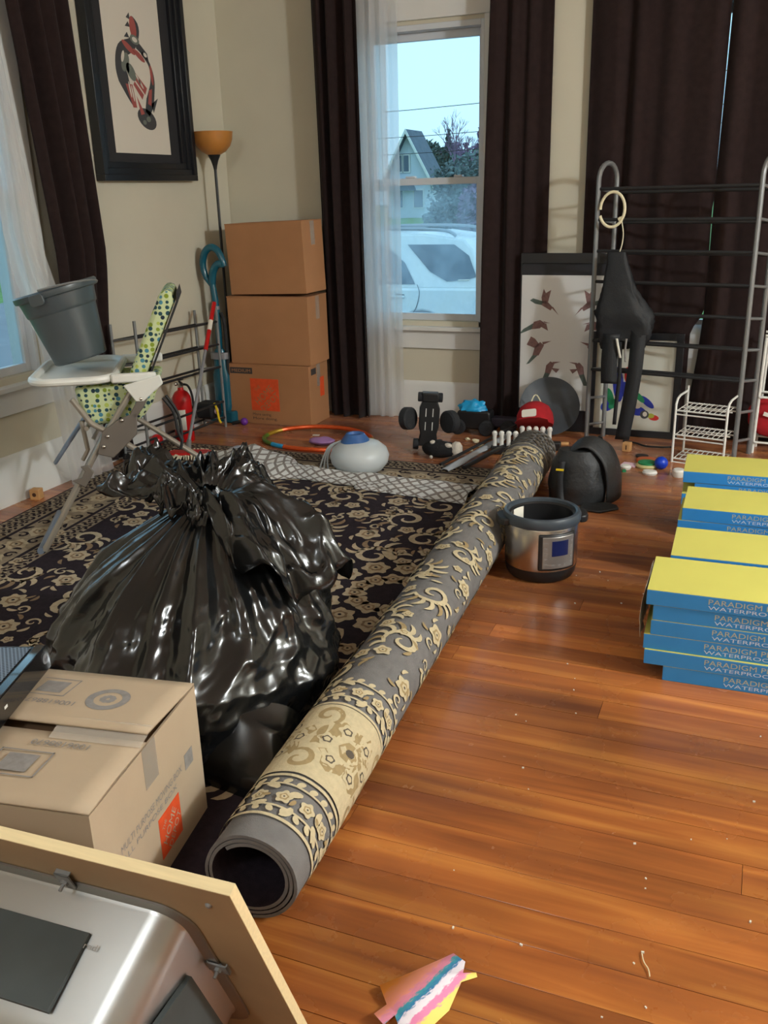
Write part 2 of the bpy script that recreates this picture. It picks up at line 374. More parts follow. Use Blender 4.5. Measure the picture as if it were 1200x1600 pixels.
def window(name, label, fr, w, z0, z1, dusty=True, sd=.05):
    """fr(u, d, z): u along wall from 0..w, d depth out of the room, z"""
    t = thing(name, label, 'window', fr(w / 2, 0, z0)); tag(t, kind='structure')
    def bxm(mb, u0, u1, d0, d1, a, b):
        ps = [Vector(fr(u, d, z)) for z in (a, b) for d in (d0, d1) for u in (u0, u1)]
        mb.add(ps, [(0, 2, 3, 1), (4, 5, 7, 6), (0, 1, 5, 4), (2, 6, 7, 3), (0, 4, 6, 2), (1, 3, 7, 5)]); return mb
    c = MB(); bxm(c, -.12, -.005, -.02, 0, z0 - .04, z1 + .02); bxm(c, w + .005, w + .12, -.02, 0, z0 - .04, z1 + .02); c.build('casing', M_trim, t, bevel=.003)
    c = MB(); bxm(c, -.14, w + .14, -.025, 0, z1 + .02, z1 + .15); bxm(c, -.16, w + .16, -.045, 0, z1 + .15, z1 + .175); c.build('head_trim', M_trim, t, bevel=.003)
    c = MB(); bxm(c, -.15, w + .15, -sd, .04, z0 - .055, z0 - .03); c.build('sill', M_trim, t, bevel=.004)
    c = MB(); bxm(c, -.12, w + .12, -.018, 0, z0 - .165, z0 - .056); c.build('apron', M_trim, t, bevel=.003)
    j = MB(); bxm(j, 0, .02, 0, .15, z0 - .03, z1); bxm(j, w - .02, w, 0, .15, z0 - .03, z1); bxm(j, 0.02, w - .02, 0, .15, z1 - .03, z1); bxm(j, .02, w - .02, 0.041, .15, z0 - .03, z0); j.build('jamb', M_vinyl, t, bevel=.002)
    zm = (z0 + z1) / 2 - .01
    s1 = MB(); bxm(s1, .02, .05, .04, .075, z0, zm + .02); bxm(s1, w - .05, w - .02, .04, .075, z0, zm + .02); bxm(s1, .05, w - .05, .04, .075, z0, z0 + .04); bxm(s1, .05, w - .05, .04, .075, zm - .018, zm + .02)
    s1 = s1.build('lower_sash', M_vinyl, t, bevel=.002)
    g = MB(); bxm(g, .045, w - .045, .055, .059, z0 + .035, zm - .01); g.build('pane', M_glassd if dusty else M_glass, s1, smooth=0)
    s2 = MB(); bxm(s2, .02, .05, .08, .115, zm - .015, z1 - .03); bxm(s2, w - .05, w - .02, .08, .115, zm - .015, z1 - .03); bxm(s2, .05, w - .05, .08, .115, z1 - .07, z1 - .03); bxm(s2, .05, w - .05, .08, .115, zm - .015, zm + .02)
    s2 = s2.build('upper_sash', M_vinyl, t, bevel=.002)
    g = MB(); bxm(g, .045, w - .045, .095, .099, zm + .015, z1 - .065); g.build('pane', M_glass, s2, smooth=0)
    lk = MB(); bxm(lk, w * .35, w * .35 + .06, .035, .075, zm + .02, zm + .032); bxm(lk, w * .75, w * .75 + .05, .035, .075, zm + .02, zm + .032); lk.build('sash_lock', M_vinyl, s1, bevel=.003)
    return t
window('window_1', 'white framed window at the far left looking onto the lawn', lambda u, d, z: (XL - d, L1[0] + u, z), L1[1] - L1[0], L1[2], L1[3], False)
window('window_2', 'tall narrow white sash window in the back wall', lambda u, d, z: (B2[0] + u, YB + d, z), B2[1] - B2[0], B2[2], B2[3])
window('window_3', 'window hidden behind the closed brown curtains at right', lambda u, d, z: (B3[0] + u, YB + d, z), B3[1] - B3[0], B3[2], B3[3], False, .019)

# ceiling lamps (out of the frame: one lights the room, one is added fill)
for LP, kf, lab in LAMPS:
    t = thing('ceiling_lamp', lab, 'lamp', LP)
    MB().lathe([(.02, .33), (.16, .33), (.17, .30), (.16, .285), (.02, .285)], LP, 32).build('mount', M_white, t)
    MB().tube([(LP[0], LP[1], LP[2] + .29), (LP[0], LP[1], LP[2] + .14)], .012, 8).build('stem', M_white, t)
    ld = bpy.data.lights.new('bulb_light', 'POINT'); ld.energy = LAMP_W * kf; ld.color = LAMP_COL; ld.shadow_soft_size = .13
    lo = bpy.data.objects.new('bulb_light', ld); COL.objects.link(lo); lo.parent = t

# ================================================================== CURTAINS
def curtain(name, label, A, B, z0, z1, nf, amp, nrm, m, seed, group=None, nu=90, nv=26, flare=0.0, thick=.004, squeeze=False, double=0):
    nrm = Vector(nrm); rnd = random.Random(seed); ph = [rnd.uniform(0, 6.28) for _ in range(5)]
    def fn(u, v):
        z = z0 + (z1 - z0) * v
        a, b = Vector((*A(z), z)), Vector((*B(z), z))
        w = u + .035 * math.sin(3.1 * u * 3 + ph[0]) * (1 - v * .4) + .012 * math.sin(5 * v + ph[3]) * math.sin(math.pi * u)
        f = math.sin(2 * math.pi * nf * w + ph[1]) + .35 * math.sin(2 * math.pi * nf * 1.7 * w + ph[2] + v * 1.2)
        k = amp * (1 + flare * (1 - v)) * (.85 + .3 * math.sin(2.2 * v + ph[4] + 4 * u))
        if squeeze: k *= .3 + .7 * sst(.65, 1.1, z)
        return a.lerp(b, u) + nrm * (k * f)
    mb = MB().grid(fn, nu, nv)
    if double: mb.grid(lambda u, v: fn(u * double, v) + nrm * .012 + Vector((.004 * math.sin(40 * u), 0, 0)), nu, nv)
    o = mb.build(name, m, smooth=180, solid=thick)
    return tag(o, label, 'curtain', group)
T = lambda tab: (lambda z: lerp_tab(tab, z))
lin = lambda x, y: (lambda z: (x(z) if callable(x) else x, y(z) if callable(y) else y))
ZT = 2.62
curtain('sheer_curtain', 'white sheer curtain hanging at left half of the back window', lin(-2.265, 5.235), lin(-2.0, 5.235), .012, ZT, 4, .012, (0, -1, 0), M_sheer, 3, thick=0, double=.72)
curtain('brown_curtain', 'dark brown curtain left of back window beside the box stack', lin(T([(0, -2.50), (2.4, -2.52)]), 5.2), lin(T([(0, -2.225), (2.4, -2.233)]), 5.2), .008, ZT, 3.2, .032, (0, -1, 0), M_curt, 5, flare=.25)
curtain('brown_curtain', 'dark brown curtain right of back window beside hummingbird print', lin(T([(0, -1.50), (1, -1.49), (2.4, -1.455)]), 5.185), lin(-1.14, 5.285), .008, ZT, 3.4, .019, (0, -1, 0), M_curt, 8, flare=.2)
gapx = T([(0, -.335), (.17, -.338), (.6, -.338), (.64, -.30), (.70, -.277), (.98, -.2745), (1.0, -.277), (1.22, -.281), (1.26, -.2755), (2.6, -.27)])
gapr = T([(0, -.318), (.17, -.318), (.45, -.290), (.68, -.276), (.98, -.2735), (1.26, -.2745), (2.6, -.26)])
curtain('brown_curtain', 'wide dark brown curtain behind left part of the tall metal rack', lin(-.945, 5.265), lin(gapx, 5.265), .008, ZT, 4.2, .016, (0, -1, 0), M_curt, 12, nu=120, nv=60)
curtain('brown_curtain', 'wide dark brown curtain at right edge behind the tall rack', lin(gapr, 5.265), lin(1.25, 5.265), .008, ZT, 7, .016, (0, -1, 0), M_curt, 15, nu=160, nv=60)
curtain('sheer_curtain', 'white sheer showing through the curtain gap behind the rack', lin(-.45, 5.298), lin(-.1, 5.298), .24, .62, 4, .002, (0, -1, 0), M_sheer, 31, thick=0, nu=40, nv=6)
curtain('sheer_curtain', 'white sheer curtain at the left window behind the high chair', lin(T([(0, -3.075), (.7, -3.075), (1.2, -3.17)]), T([(0, 3.43), (.5, 3.38), (1.0, 3.32), (1.6, 3.34), (2.6, 3.36)])), lin(T([(0, -3.075), (.7, -3.075), (1.2, -3.17)]), T([(0, 3.74), (.5, 3.65), (.9, 3.56), (2.2, 3.44), (2.6, 3.42)])), .012, ZT, 4, .011, (1, 0, 0), M_sheer, 21, thick=0)
curtain('brown_curtain', 'dark brown curtain on left wall between window and framed salmon', lin(T([(0, -3.155), (.7, -3.155), (1.1, -3.11)]), T([(0, 3.76), (.55, 3.66), (.92, 3.58), (2.2, 3.46)])), lin(T([(0, -3.155), (.7, -3.155), (1.1, -3.11)]), T([(0, 4.02), (.56, 3.93), (2.25, 3.86)])), .02, ZT, 3.4, .034, (1, 0, 0), M_curt, 25, squeeze=True)
tag(MB().tube([(-2.7, 5.2, 2.64), (-1.0, 5.2, 2.64)], .011, 10).sphere((-2.72, 5.2, 2.64), .022).sphere((-.98, 5.2, 2.64), .022).bx(-2.66, -2.64, 5.2, 5.32, 2.625, 2.65).bx(-1.05, -1.03, 5.2, 5.32, 2.625, 2.65).build('curtain_rod', M_blackm), 'dark curtain rod above the back window', 'rod')
tag(MB().tube([(-.96, 5.262, 2.64), (1.3, 5.262, 2.64)], .011, 10).bx(-.9, -.88, 5.262, 5.32, 2.625, 2.65).bx(1.2, 1.22, 5.262, 5.32, 2.625, 2.65).build('curtain_rod', M_blackm), 'dark curtain rod above the closed right curtains', 'rod')
tag(MB().tube([(-3.1, 2.0, 2.64), (-3.1, 4.0, 2.64)], .011, 10).bx(-3.2, -3.1, 2.1, 2.12, 2.625, 2.65).bx(-3.2, -3.1, 3.95, 3.97, 2.625, 2.65).build('curtain_rod', M_blackm), 'dark curtain rod above the left window', 'rod')

# ================================================================== RUG
RY0, RY1 = 1.22, 4.31
xl = lambda y: -2.87 - .092 * (y - RY0)
xr = lambda y: -.801 - .0527 * (y - 1.1)
rad = lambda y: .100 + .0045 * (y - 1.1)
RT = .009
def mat_rug():
    m = mat('rug_pile', (.02, .016, .022), .95, spec=.1, bump=.25, bs=350); nt = m.node_tree; n = nt.nodes; L = nt.links.new; b = n['Principled BSDF']
    g = n.new('ShaderNodeNewGeometry'); nz = n.new('ShaderNodeTexNoise'); nz.inputs['Scale'].default_value = 60; L(g.outputs['Position'], nz.inputs['Vector'])
    cr = n.new('ShaderNodeValToRGB'); e = cr.color_ramp.elements; e[0].color = (*srgb(34, 28, 34), 1); e[1].color = (*srgb(54, 46, 52), 1); L(nz.outputs['Fac'], cr.inputs['Fac']); L(cr.outputs[0], b.inputs['Base Color'])
    return m
M_rug = mat_rug()
M_rugb = mat('rug_border_beige', srgb(146, 132, 112), .95, spec=.1, var=.2, vs=60, bump=.3, bs=300)
M_rugl = mat('rug_motif_beige', srgb(180, 164, 138), .95, spec=.1, var=.12, vs=70, bump=.3, bs=300)
M_rugt = mat('rug_motif_tan', srgb(138, 116, 92), .95, spec=.1, var=.15, vs=70, bump=.3, bs=300)
M_rugd = mat('rug_motif_dark', srgb(40, 33, 38), .95, spec=.1)
M_back = mat('rug_back_grey', srgb(116, 114, 112), .9, spec=.15, var=.1, vs=30, bump=.25, bs=400)
M_bgold = mat('rug_back_gold', srgb(196, 182, 148), .9, spec=.15, var=.08, vs=80, bump=.2, bs=400)
M_btan = mat('rug_back_tan', srgb(158, 138, 100), .9, spec=.15, var=.1, vs=80)
M_bdark = mat('rug_back_line', srgb(92, 84, 74), .9, spec=.1)

rug = thing('rug', 'dark floral rug with beige scrolls, its right side rolled up in a long roll', 'rug', (-1.9, 2.8, 0))
mb = MB()
def flat(u, v):
    y = RY0 + (RY1 - RY0) * v; a, b = xl(y), xr(y)
    return Vector((a + (b - a) * u, y, .0))
mb.grid(lambda u, v: flat(u, v) + Vector((0, 0, RT)), 24, 40).grid(lambda u, v: flat(1 - u, v) + Vector((0, 0, .0005)), 24, 40)
def skirt(fa): 
    return mb.grid(fa, 40, 1)
skirt(lambda u, v: flat(0, 1 - u) + Vector((0, 0, .0005 + (RT - .0005) * v))); skirt(lambda u, v: flat(u, 0) + Vector((0, 0, .0005 + (RT - .0005) * v))); skirt(lambda u, v: flat(1 - u, 1) + Vector((0, 0, .0005 + (RT - .0005) * v)))
mb.build('flat_section', M_rug, rug, smooth=30)

# motif generators: 2-D pieces (list of polygons: points, layer, colour index)
def ribbon(path, wid, col=0, lay=0):
    out = []; n = len(path); L_ = []; R_ = []
    for i, p in enumerate(path):
        a = path[max(i - 1, 0)]; b = path[min(i + 1, n - 1)]; dx, dy = b[0] - a[0], b[1] - a[1]; l = math.hypot(dx, dy) or 1
        w = wid(i / (n - 1)) / 2; L_.append((p[0] - dy / l * w, p[1] + dx / l * w)); R_.append((p[0] + dy / l * w, p[1] - dx / l * w))
    for i in range(n - 1): out.append(([L_[i], R_[i], R_[i + 1], L_[i + 1]], lay, col))
    return out
def cscroll(cx, cy, r, a0, hand, turns=1.35, w=.02, col=0, n=18):
    P = []
    for i in range(n + 1):
        t = i / n; rr = r * (1 - .82 * t); an = a0 + hand * t * turns * 2 * math.pi
        P.append((cx + rr * math.cos(an), cy + rr * math.sin(an)))
    return ribbon(P, lambda t: w * (.25 + 1.1 * math.sin(math.pi * min(1, .12 + t * .85))) * (1 - .3 * t), col)
def blade(x, y, ang, ln, w, bend, col=0, n=6, lay=0):
    P = []
    for i in range(n + 1):
        t = i / n; a = ang + bend * t; P.append((x + ln * t * math.cos(a), y + ln * t * math.sin(a)))
    return ribbon(P, lambda t: w * math.sin(math.pi * (.08 + .92 * t)) ** .7 if t < 1 else 0.0, col, lay)
def flower(cx, cy, r, k, rot=0, cols=(0, 1, 2)):
    out = []
    def disc(rr, amp, n, col, lay):
        ring = [(cx + rr * (1 + amp * math.cos(k * 2 * math.pi * i / n + rot)) * math.cos(2 * math.pi * i / n), cy + rr * (1 + amp * math.cos(k * 2 * math.pi * i / n + rot)) * math.sin(2 * math.pi * i / n)) for i in range(n)]
        nr = max(1, int(rr / .016)); L2 = lambda p, k: (cx + (p[0] - cx) * k / nr, cy + (p[1] - cy) * k / nr)
        for i in range(n):
            a_, b_ = ring[i], ring[(i + 1) % n]; out.append(([(cx, cy), L2(a_, 1), L2(b_, 1)], lay, col))
            for k2 in range(1, nr): out.append(([L2(a_, k2), L2(a_, k2 + 1), L2(b_, k2 + 1), L2(b_, k2)], lay, col))
    disc(r, .16, 6 * k if k < 6 else 4 * k, cols[0], 0); disc(r * .55, .12, 4 * k if k < 6 else 3 * k, cols[1], 1); disc(r * .36, .1, 12, cols[0], 2); disc(r * .14, 0, 8, cols[2], 3)
    return out
def plume(cx, cy, s, ang, hand, rnd):
    """acanthus plume: a C scroll with blades fanning off its outer side"""
    out = cscroll(cx, cy, s * .5, ang, hand, 1.25, s * .13)
    for i in range(7):
        t = i / 6; a = ang + hand * t * 2.6; rr = s * .5 * (1 - .25 * t)
        out += blade(cx + rr * math.cos(a), cy + rr * math.sin(a), a + hand * 1.1, s * (.36 + .14 * math.sin(3 * t)), s * .13, -hand * 1.2, 1 if i % 3 == 1 else 0)
    ex, ey = cx + s * .72 * math.cos(ang - hand * .5), cy + s * .72 * math.sin(ang - hand * .5)
    out += flower(ex, ey, s * .19, 5, rnd.random() * 3)
    return out
def spray(cx, cy, s, rnd):
    out = flower(cx, cy, s * .32, rnd.choice((5, 6, 7)), rnd.random() * 6)
    a0 = rnd.random() * 6.28
    for i in range(4):
        a = a0 + i * 1.57 + rnd.uniform(-.3, .3); rr = s * .42
        out += blade(cx + rr * math.cos(a), cy + rr * math.sin(a), a + .5, s * .3, s * .11, .7, i % 2)
    out += cscroll(cx + s * .6 * math.cos(a0 + .8), cy + s * .6 * math.sin(a0 + .8), s * .2, a0, 1, 1.1, s * .06)
    return out
def field(u0, u1, v0, v1, step, rnd, skip=None, kz=1.0):
    out = []; j = 0; v = v0
    while v <= v1:
        u = u0 + (step * .5 if j % 2 else 0); i = 0
        while u <= u1:
            x, y = u + rnd.uniform(-.02, .02), v + rnd.uniform(-.02, .02)
            if not (skip and skip(x, y)):
                if (i + j) % 2 == 0: out += plume(x, y, step * .78 * kz, rnd.random() * 6.28, rnd.choice((-1, 1)), rnd)
                else: out += spray(x, y, step * .66 * kz, rnd)
            u += step; i += 1
        v += step * .86; j += 1
    for k in range(int((u1 - u0) * (v1 - v0) / step / step * 4)):
        x, y = rnd.uniform(u0, u1), rnd.uniform(v0, v1)
        if skip and skip(x, y): continue
        if k % 4 == 0: out += flower(x, y, step * .085, 5, 0, (0, 1, 1))
        else: out += blade(x, y, rnd.random() * 6.28, step * .2, step * .06, rnd.uniform(-1, 1), k % 2)
    return out
def lay_pattern(name, polys, fn, mats, parent, dh=.0006, h0=.0007):
    mb = MB()
    for pts, lay, col in polys:
        vs = [fn(p[0], p[1], h0 + lay * dh) for p in pts]
        if any(q is None for q in vs): continue
        mb.add(vs, [tuple(range(len(vs)))], col)
    o = mb.build(name, mats, parent, smooth=0); o['kind'] = 'stuff'; return o
rnd = random.Random(4)
def ffn(u, v, hh):
    y = RY0 + v
    if not (RY0 + .01 < y < RY1 - .004): return None
    x = xl(y) + u
    if x > xr(y) - .015 or u < .004: return None
    return Vector((x, y, RT + hh))
VL = RY1 - RY0
polys = field(.46, 2.1, .42, VL - .44, .235, rnd, skip=lambda x, y: (x - 1.9) ** 2 + (y - 1.5) ** 2 < .32 ** 2)
for i in range(12):      # centre medallion
    a = i * math.pi / 6
    polys += flower(1.9 + .24 * math.cos(a), 1.5 + .24 * math.sin(a), .052, 6, i); polys += blade(1.9 + .31 * math.cos(a + .26), 1.5 + .31 * math.sin(a + .26), a + .26, .1, .05, .5)
    polys += flower(1.9 + .13 * math.cos(a + .2), 1.5 + .13 * math.sin(a + .2), .042, 5, i)
lay_pattern('field_pattern', polys, ffn, [M_rugl, M_rugt, M_rugd], rug)
# borders: beige bands on the left and far sides with dark lattice and flowers
def band(u0, u1, v0, v1, nu, nv, col=0, lay=-.9):
    out = []
    for i in range(nu):
        for j in range(nv):
            a, b = u0 + (u1 - u0) * i / nu, u0 + (u1 - u0) * (i + 1) / nu; c_, d = v0 + (v1 - v0) * j / nv, v0 + (v1 - v0) * (j + 1) / nv
            out.append(([(a, c_), (b, c_), (b, d), (a, d)], lay, col))
    return out
def lattice(u0, u1, v0, v1, st, rnd):
    out = []; j = 0; v = v0 + st / 2
    while v < v1 - st * .3:
        u = u0 + st * (.5 if j % 2 else 1); 
        while u < u1 - st * .3:
            a = (.8 if (j % 2) else -.8) + rnd.uniform(-.2, .2)
            out += blade(u - st * .4 * math.cos(a), v - st * .4 * math.sin(a), a, st * .85, st * .46, rnd.uniform(-.8, .8), 2, 3, 1); u += st
        v += st * .6; j += 1
    return out
bp_ = []
for (a, b, q) in ((.01, .13, 0), (.15, .33, 1), (.35, .43, 0)):
    for side in (0, 1):
        u0, u1, v0, v1 = (a, b, a, VL - a) if side == 0 else (b, 2.2, VL - b, VL - a)
        bp_ += band(u0, u1, v0, v1, 1 if side == 0 else 22, 30 if side == 0 else 1, 3)
        if q == 0: bp_ += lattice(u0, u1, v0, v1, .034, rnd)
        else:
            L_ = (v1 - v0) if side == 0 else (u1 - u0); k = int(L_ / .15)
            for i in range(k):
                cx, cy = ((u0 + u1) / 2, v0 + (i + .5) * L_ / k) if side == 0 else (u0 + (i + .5) * L_ / k, (v0 + v1) / 2)
                bp_ += flower(cx, cy, .052, 6, i, (0, 1, 2)); 
                for sgn in (-1, 1):
                    bp_ += [(p, 1, 2) for p, l, c_ in cscroll(cx + sgn * .05, cy + sgn * .055, .03, i, sgn, 1.1, .012, 2, 10)]
                    bp_ += blade(cx - sgn * .06, cy + sgn * .04, 1 + i, .05, .02, .5, 2, 5, 1)
lay_pattern('border_pattern', bp_, ffn, [M_rugl, M_rugt, M_rugd, M_rugb], rug)

# the roll
def roll_pt(p, s, off):
    """p: arc length round the outside starting under the roll, going up on the right; s: distance from near end"""
    y = RY0 + s; r = rad(y); an = -math.pi / 2 + p / r
    wob = .004 * N3(s * 1.6, math.cos(an), math.sin(an)) + .002 * N3(s * 6, 2 * math.cos(an), 2 * math.sin(an))
    rr = r + off + wob
    return Vector((xr(y) + rr * math.cos(an), y + .012 * math.cos(an), r + RT * .4 + rr * math.sin(an)))
RL = RY1 - RY0
mb = MB(); TURN = 2.6
def spiral(u, v, th):
    y = RY0 + RL * v; r = rad(y); an = -math.pi / 2 + u * TURN * 2 * math.pi
    q = r - .0095 * u * TURN - th - .0005
    w = .004 * N3(RL * v * 1.6, math.cos(an), math.sin(an)) + .002 * N3(RL * v * 6, 2 * math.cos(an), 2 * math.sin(an))
    q += w * max(0, 1 - u * TURN * .5)
    return Vector((xr(y) + q * math.cos(an), y + .012 * math.cos(an), r + RT * .4 + q * math.sin(an)))
mb.grid(lambda u, v: spiral(u, v, 0), 110, 60, m=0).grid(lambda u, v: spiral(1 - u, v, .007), 110, 60, m=1)
mb.grid(lambda u, v: spiral(u, 0, .007 * (1 - v)), 110, 1, m=0).grid(lambda u, v: spiral(u, 1, .007 * v), 110, 1, m=0).grid(lambda u, v: spiral(1, v, .007 * u), 1, 60, m=1)
mb.build('rolled_section', [M_back, M_rug], rug, smooth=50, label='rolled part showing the grey and gold back of the rug')
def rfn(p, s, hh):
    if s < 0.004 or s > RL - .004: return None
    return roll_pt(p, s, hh)
PM = .62
def ring(s0, s1, col): 
    return [([(PM * i / 48, s0), (PM * (i + 1) / 48, s0), (PM * (i + 1) / 48, s1), (PM * i / 48, s1)], -.6, col) for i in range(48)]
rp = []; rnd = random.Random(9)
rp += ring(.062, .070, 0)
for s0 in (.075, .495):                                 # two small-flower guard bands
    k = 0
    for p in np.arange(.02, PM, .055):
        rp += flower(p, s0 + .05, .017, 5, k, (0, 1, 2)); rp += blade(p + .028, s0 + .03, .6 + k, .035, .017, .6, 0); rp += blade(p + .022, s0 + .072, 2.2 + k, .035, .017, -.6, 0)
        rp += blade(p + .03, s0 + .052, 1.2 * k, .02, .010, .3, 1); k += 1
    for p in np.arange(.0, PM, .030):
        rp += blade(p, s0 + .004, .35, .022, .014, .5, 0); rp += blade(p, s0 + .104, -.35, .022, .014, -.5, 0)
    rp += ring(s0 + .018, s0 + .023, 0); rp += ring(s0 + .087, s0 + .092, 0)
rp += ring(.190, .198, 0)
for (a, b) in ((.205, .285), (.285, .385), (.385, .475)): rp += ring(a, b, 0)
rp += ring(.478, .486, 0)
for k, p in enumerate(np.arange(.04, PM, .19)):         # rosettes in the cream band
    f = flower(p, .34, .085, 6, k, (1, 0, 2)); rp += [(q, l + .5, c_) for q, l, c_ in f]
    for i in range(6):
        a = i * math.pi / 3; rp += [(q, l + 2, c_) for q, l, c_ in flower(p + .062 * math.cos(a), .34 + .062 * math.sin(a), .021, 5, i, (0, 2, 0))]
    rp += [(q, 1, 1) for q, l, c_ in cscroll(p + .095, .255, .038, 1, 1, 1.1, .012, 1)] + [(q, 1, 1) for q, l, c_ in cscroll(p + .095, .43, .038, 4, -1, 1.1, .012, 1)]
    rp += [(q, 1, 1) for q, l, c_ in blade(p + .08, .34, 1.2, .05, .02, .4, 1)]
# dark outline below each field motif: same motifs slightly enlarged
fm = field(.02, PM - .02, .68, RL - .30, .185, rnd, kz=.80)
rp += fm
rp += ring(RL - .27, RL - .263, 0); rp += [(q, l, c_) for q, l, c_ in lattice(.0, PM, RL - .25, RL - .01, .04, rnd)]
lay_pattern('roll_pattern', rp, rfn, [M_bgold, M_btan, M_bdark], rug, dh=.00025, h0=.0003)

# ================================================================== BIN BAG
M_bag = mat('black_bin_liner', (.006, .0065, .007), .2, bump=.06, bs=9, spec=.6)
bag = thing('rubbish_bag', 'large full black plastic rubbish bag slumped on the rug behind cardboard box', 'bag', (-1.42, 2.0, RT))
NECK = Vector((-1.36, 2.03, .585))
prof = [(0, .88), (.015, .95), (.06, .99), (.14, 1.0), (.22, .94), (.32, .80), (.40, .64), (.47, .46), (.52, .30), (.555, .17), (.58, .09), (.6, .06)]
R0 = [(-180, .455), (-150, .43), (-125, .42), (-100, .47), (-75, .52), (-50, .50), (-25, .43), (0, .40), (30, .40), (60, .40), (90, .40), (120, .42), (150, .45), (180, .455)]
def ridge(x): return 1 - 2 * abs(x)
def bag_fn(u, v):
    th = -180 + 360 * u; a = R(th); h = .6 * v
    k = lerp_tab(prof, h); r = lerp_tab(R0, th) * k
    s = sst(.12, .5, h)
    w = a + .22 * N3(1.4 * math.cos(a), 1.4 * math.sin(a), h * 2)
    pl = .075 * ridge(math.sin(5.5 * w)) + .05 * ridge(math.sin(9.5 * w + 1.3)) * (.4 + s) + .03 * ridge(math.sin(17 * w + 2)) * s
    X = Vector((math.cos(a) * 1.25, math.sin(a) * 1.25, h * 3.2))
    cr = .085 * ridge(noise.noise(X * 1.15 + Vector((3, 0, 1)))) + .04 * ridge(noise.noise(X * 2.4 + Vector((5, 1, 2)))) + .016 * ridge(noise.noise(X * 5.2 + Vector((1, 7, 2)))) + .006 * ridge(noise.noise(X * 11))
    sag = .022 * ridge(math.sin(h * 15 + .9 + 1.1 * math.sin(a + .6) + .9 * noise.noise(X * .7))) * sst(.0, .1, h) * (1 - sst(.22, .4, h))
    r *= 1 + (pl * sst(.1, .34, h) + (cr - .05) * (.5 + .5 * sst(0, .08, h)) + sag) * (1 - .3 * sst(.5, .6, h))
    lean = sst(0, .6, h)
    cx = -1.42 + (NECK.x + 1.42) * lean; cy = 2.0 + (NECK.y - 2.0) * lean
    z = RT + h * (NECK.z / .6) + .012 * noise.noise(X * 2) * sst(.02, .1, h)
    x, y = cx + r * math.cos(a), cy + r * math.sin(a)
    tip = math.exp(-((abs(th) - 180) / 16) ** 2) * math.exp(-((h - .06) / .05) ** 2)
    return Vector((x - .09 * tip, y, max(z, RT)))
mb = MB().grid(bag_fn, 360, 130, cu=True)
mb.build('bag_body', M_bag, bag, smooth=180)
# crumpled open mouth flopping over the neck
def mouth(u, v):
    th = -180 + 360 * u; a = R(th)
    ln = lerp_tab([(-180, .26), (-160, .22), (-135, .09), (-95, .05), (-60, .09), (-35, .26), (-8, .34), (20, .30), (50, .20), (90, .16), (130, .12), (158, .22), (180, .26)], th)
    rise = lerp_tab([(-180, .03), (-120, .0), (-60, -.04), (-15, -.17), (30, -.12), (80, .0), (130, .05), (180, .03)], th)
    E = Vector((math.cos(a), math.sin(a), 0)); ln *= 1 + .32 * noise.noise(E * 3.1 + Vector((2, 5, 1))) + .12 * noise.noise(E * 8)
    s = v; rr = .05 + ln * s
    ruf = .03 * s * math.sin(5 * a + 1.2 * math.sin(2 * a)) + .02 * s * ridge(math.sin(8.5 * a + 2)) + .06 * s * (ridge(noise.noise(E * 2.5 + Vector((0, 0, s * 2.5)))) - .5) + .03 * s * (ridge(noise.noise(E * 6 + Vector((1, 1, s * 5)))) - .5) + .012 * s * ridge(noise.noise(E * 13 + Vector((4, 1, s * 9))))
    lift_ = .012 * math.exp(-((abs(th) - 178) / 35) ** 2)
    z = NECK.z - .012 + .055 * math.sin(min(1, s * 1.9) * math.pi * .5) + rise * s * s * 1.3 - .06 * s * s + ruf + lift_ * s
    rr *= 1 + .08 * math.sin(9 * a + 1) * s
    return Vector((NECK.x + rr * math.cos(a) + .03 * s * noise.noise(E * 5 + Vector((9, 0, s * 4))), NECK.y + rr * math.sin(a), z))
MB().grid(mouth, 300, 44, cu=True).build('bag_mouth', M_bag, bag, smooth=180, solid=.0012)
# loose corner lying between the box and the rug roll
def corner(u, v):
    a = math.pi * u; s = v
    c0 = Vector((-1.08, 1.68, .0)); d = Vector((.14, -.14, 0)); n = Vector((.7, .7, 0))
    w = .17 * (1 - s * .92); z = .16 * math.sin(a) * (1 - s * .85)
    p = c0 + d * s + n * (w * math.cos(a)); X = Vector((u * 5, s * 4, 1))
    return Vector((p.x, p.y, RT + max(0, z + .014 * ridge(noise.noise(X * .6)) * math.sin(a))))
MB().grid(corner, 60, 30).build('bag_corner', M_bag, bag, smooth=180)

# ================================================================== FOREGROUND MOVING BOX
bo = Vector((-1.075, 1.478, 0)); bl_ = Vector((-.988, -.155, 0)); bn = Vector((.165, -.986, 0)); bh = .322
BW, BD = .56, .455
Tb = Matrix(((bl_.x, bn.x, 0, bo.x), (bl_.y, bn.y, 0, bo.y), (0, 0, 1, RT), (0, 0, 0, 1)))   # local: x left, y toward viewer
fb = thing('moving_box', 'taped pale cardboard moving box in foreground carrying the black computer', 'box', tuple(Tb @ Vector((BW / 2, BD / 2, 0))))
mb = MB(Tb)
tk = .005
mb.bx(0, tk, 0, BD, 0, bh).bx(BW - tk, BW, 0, BD, 0, bh).bx(tk, BW - tk, 0, tk, 0, bh).bx(tk, BW - tk, BD - tk, BD, 0, bh).bx(tk, BW - tk, tk, BD - tk, 0, tk)
mb.build('body', M_card2, fb, smooth=0)
MB(Tb).bx(.006, BW - .006, .01, BD - .01, bh - .012, bh - .008).build('inner_flap', M_cardin, fb, smooth=0)
def flap(u, v, y0, y1, lift0, lift1):
    x = BW * u; y = y0 + (y1 - y0) * v
    return Vector((x, y, bh + .001 + lift0 + (lift1 - lift0) * v + .004 * math.sin(3 * u + y0 * 9) * math.sin(math.pi * v)))
SE = .228
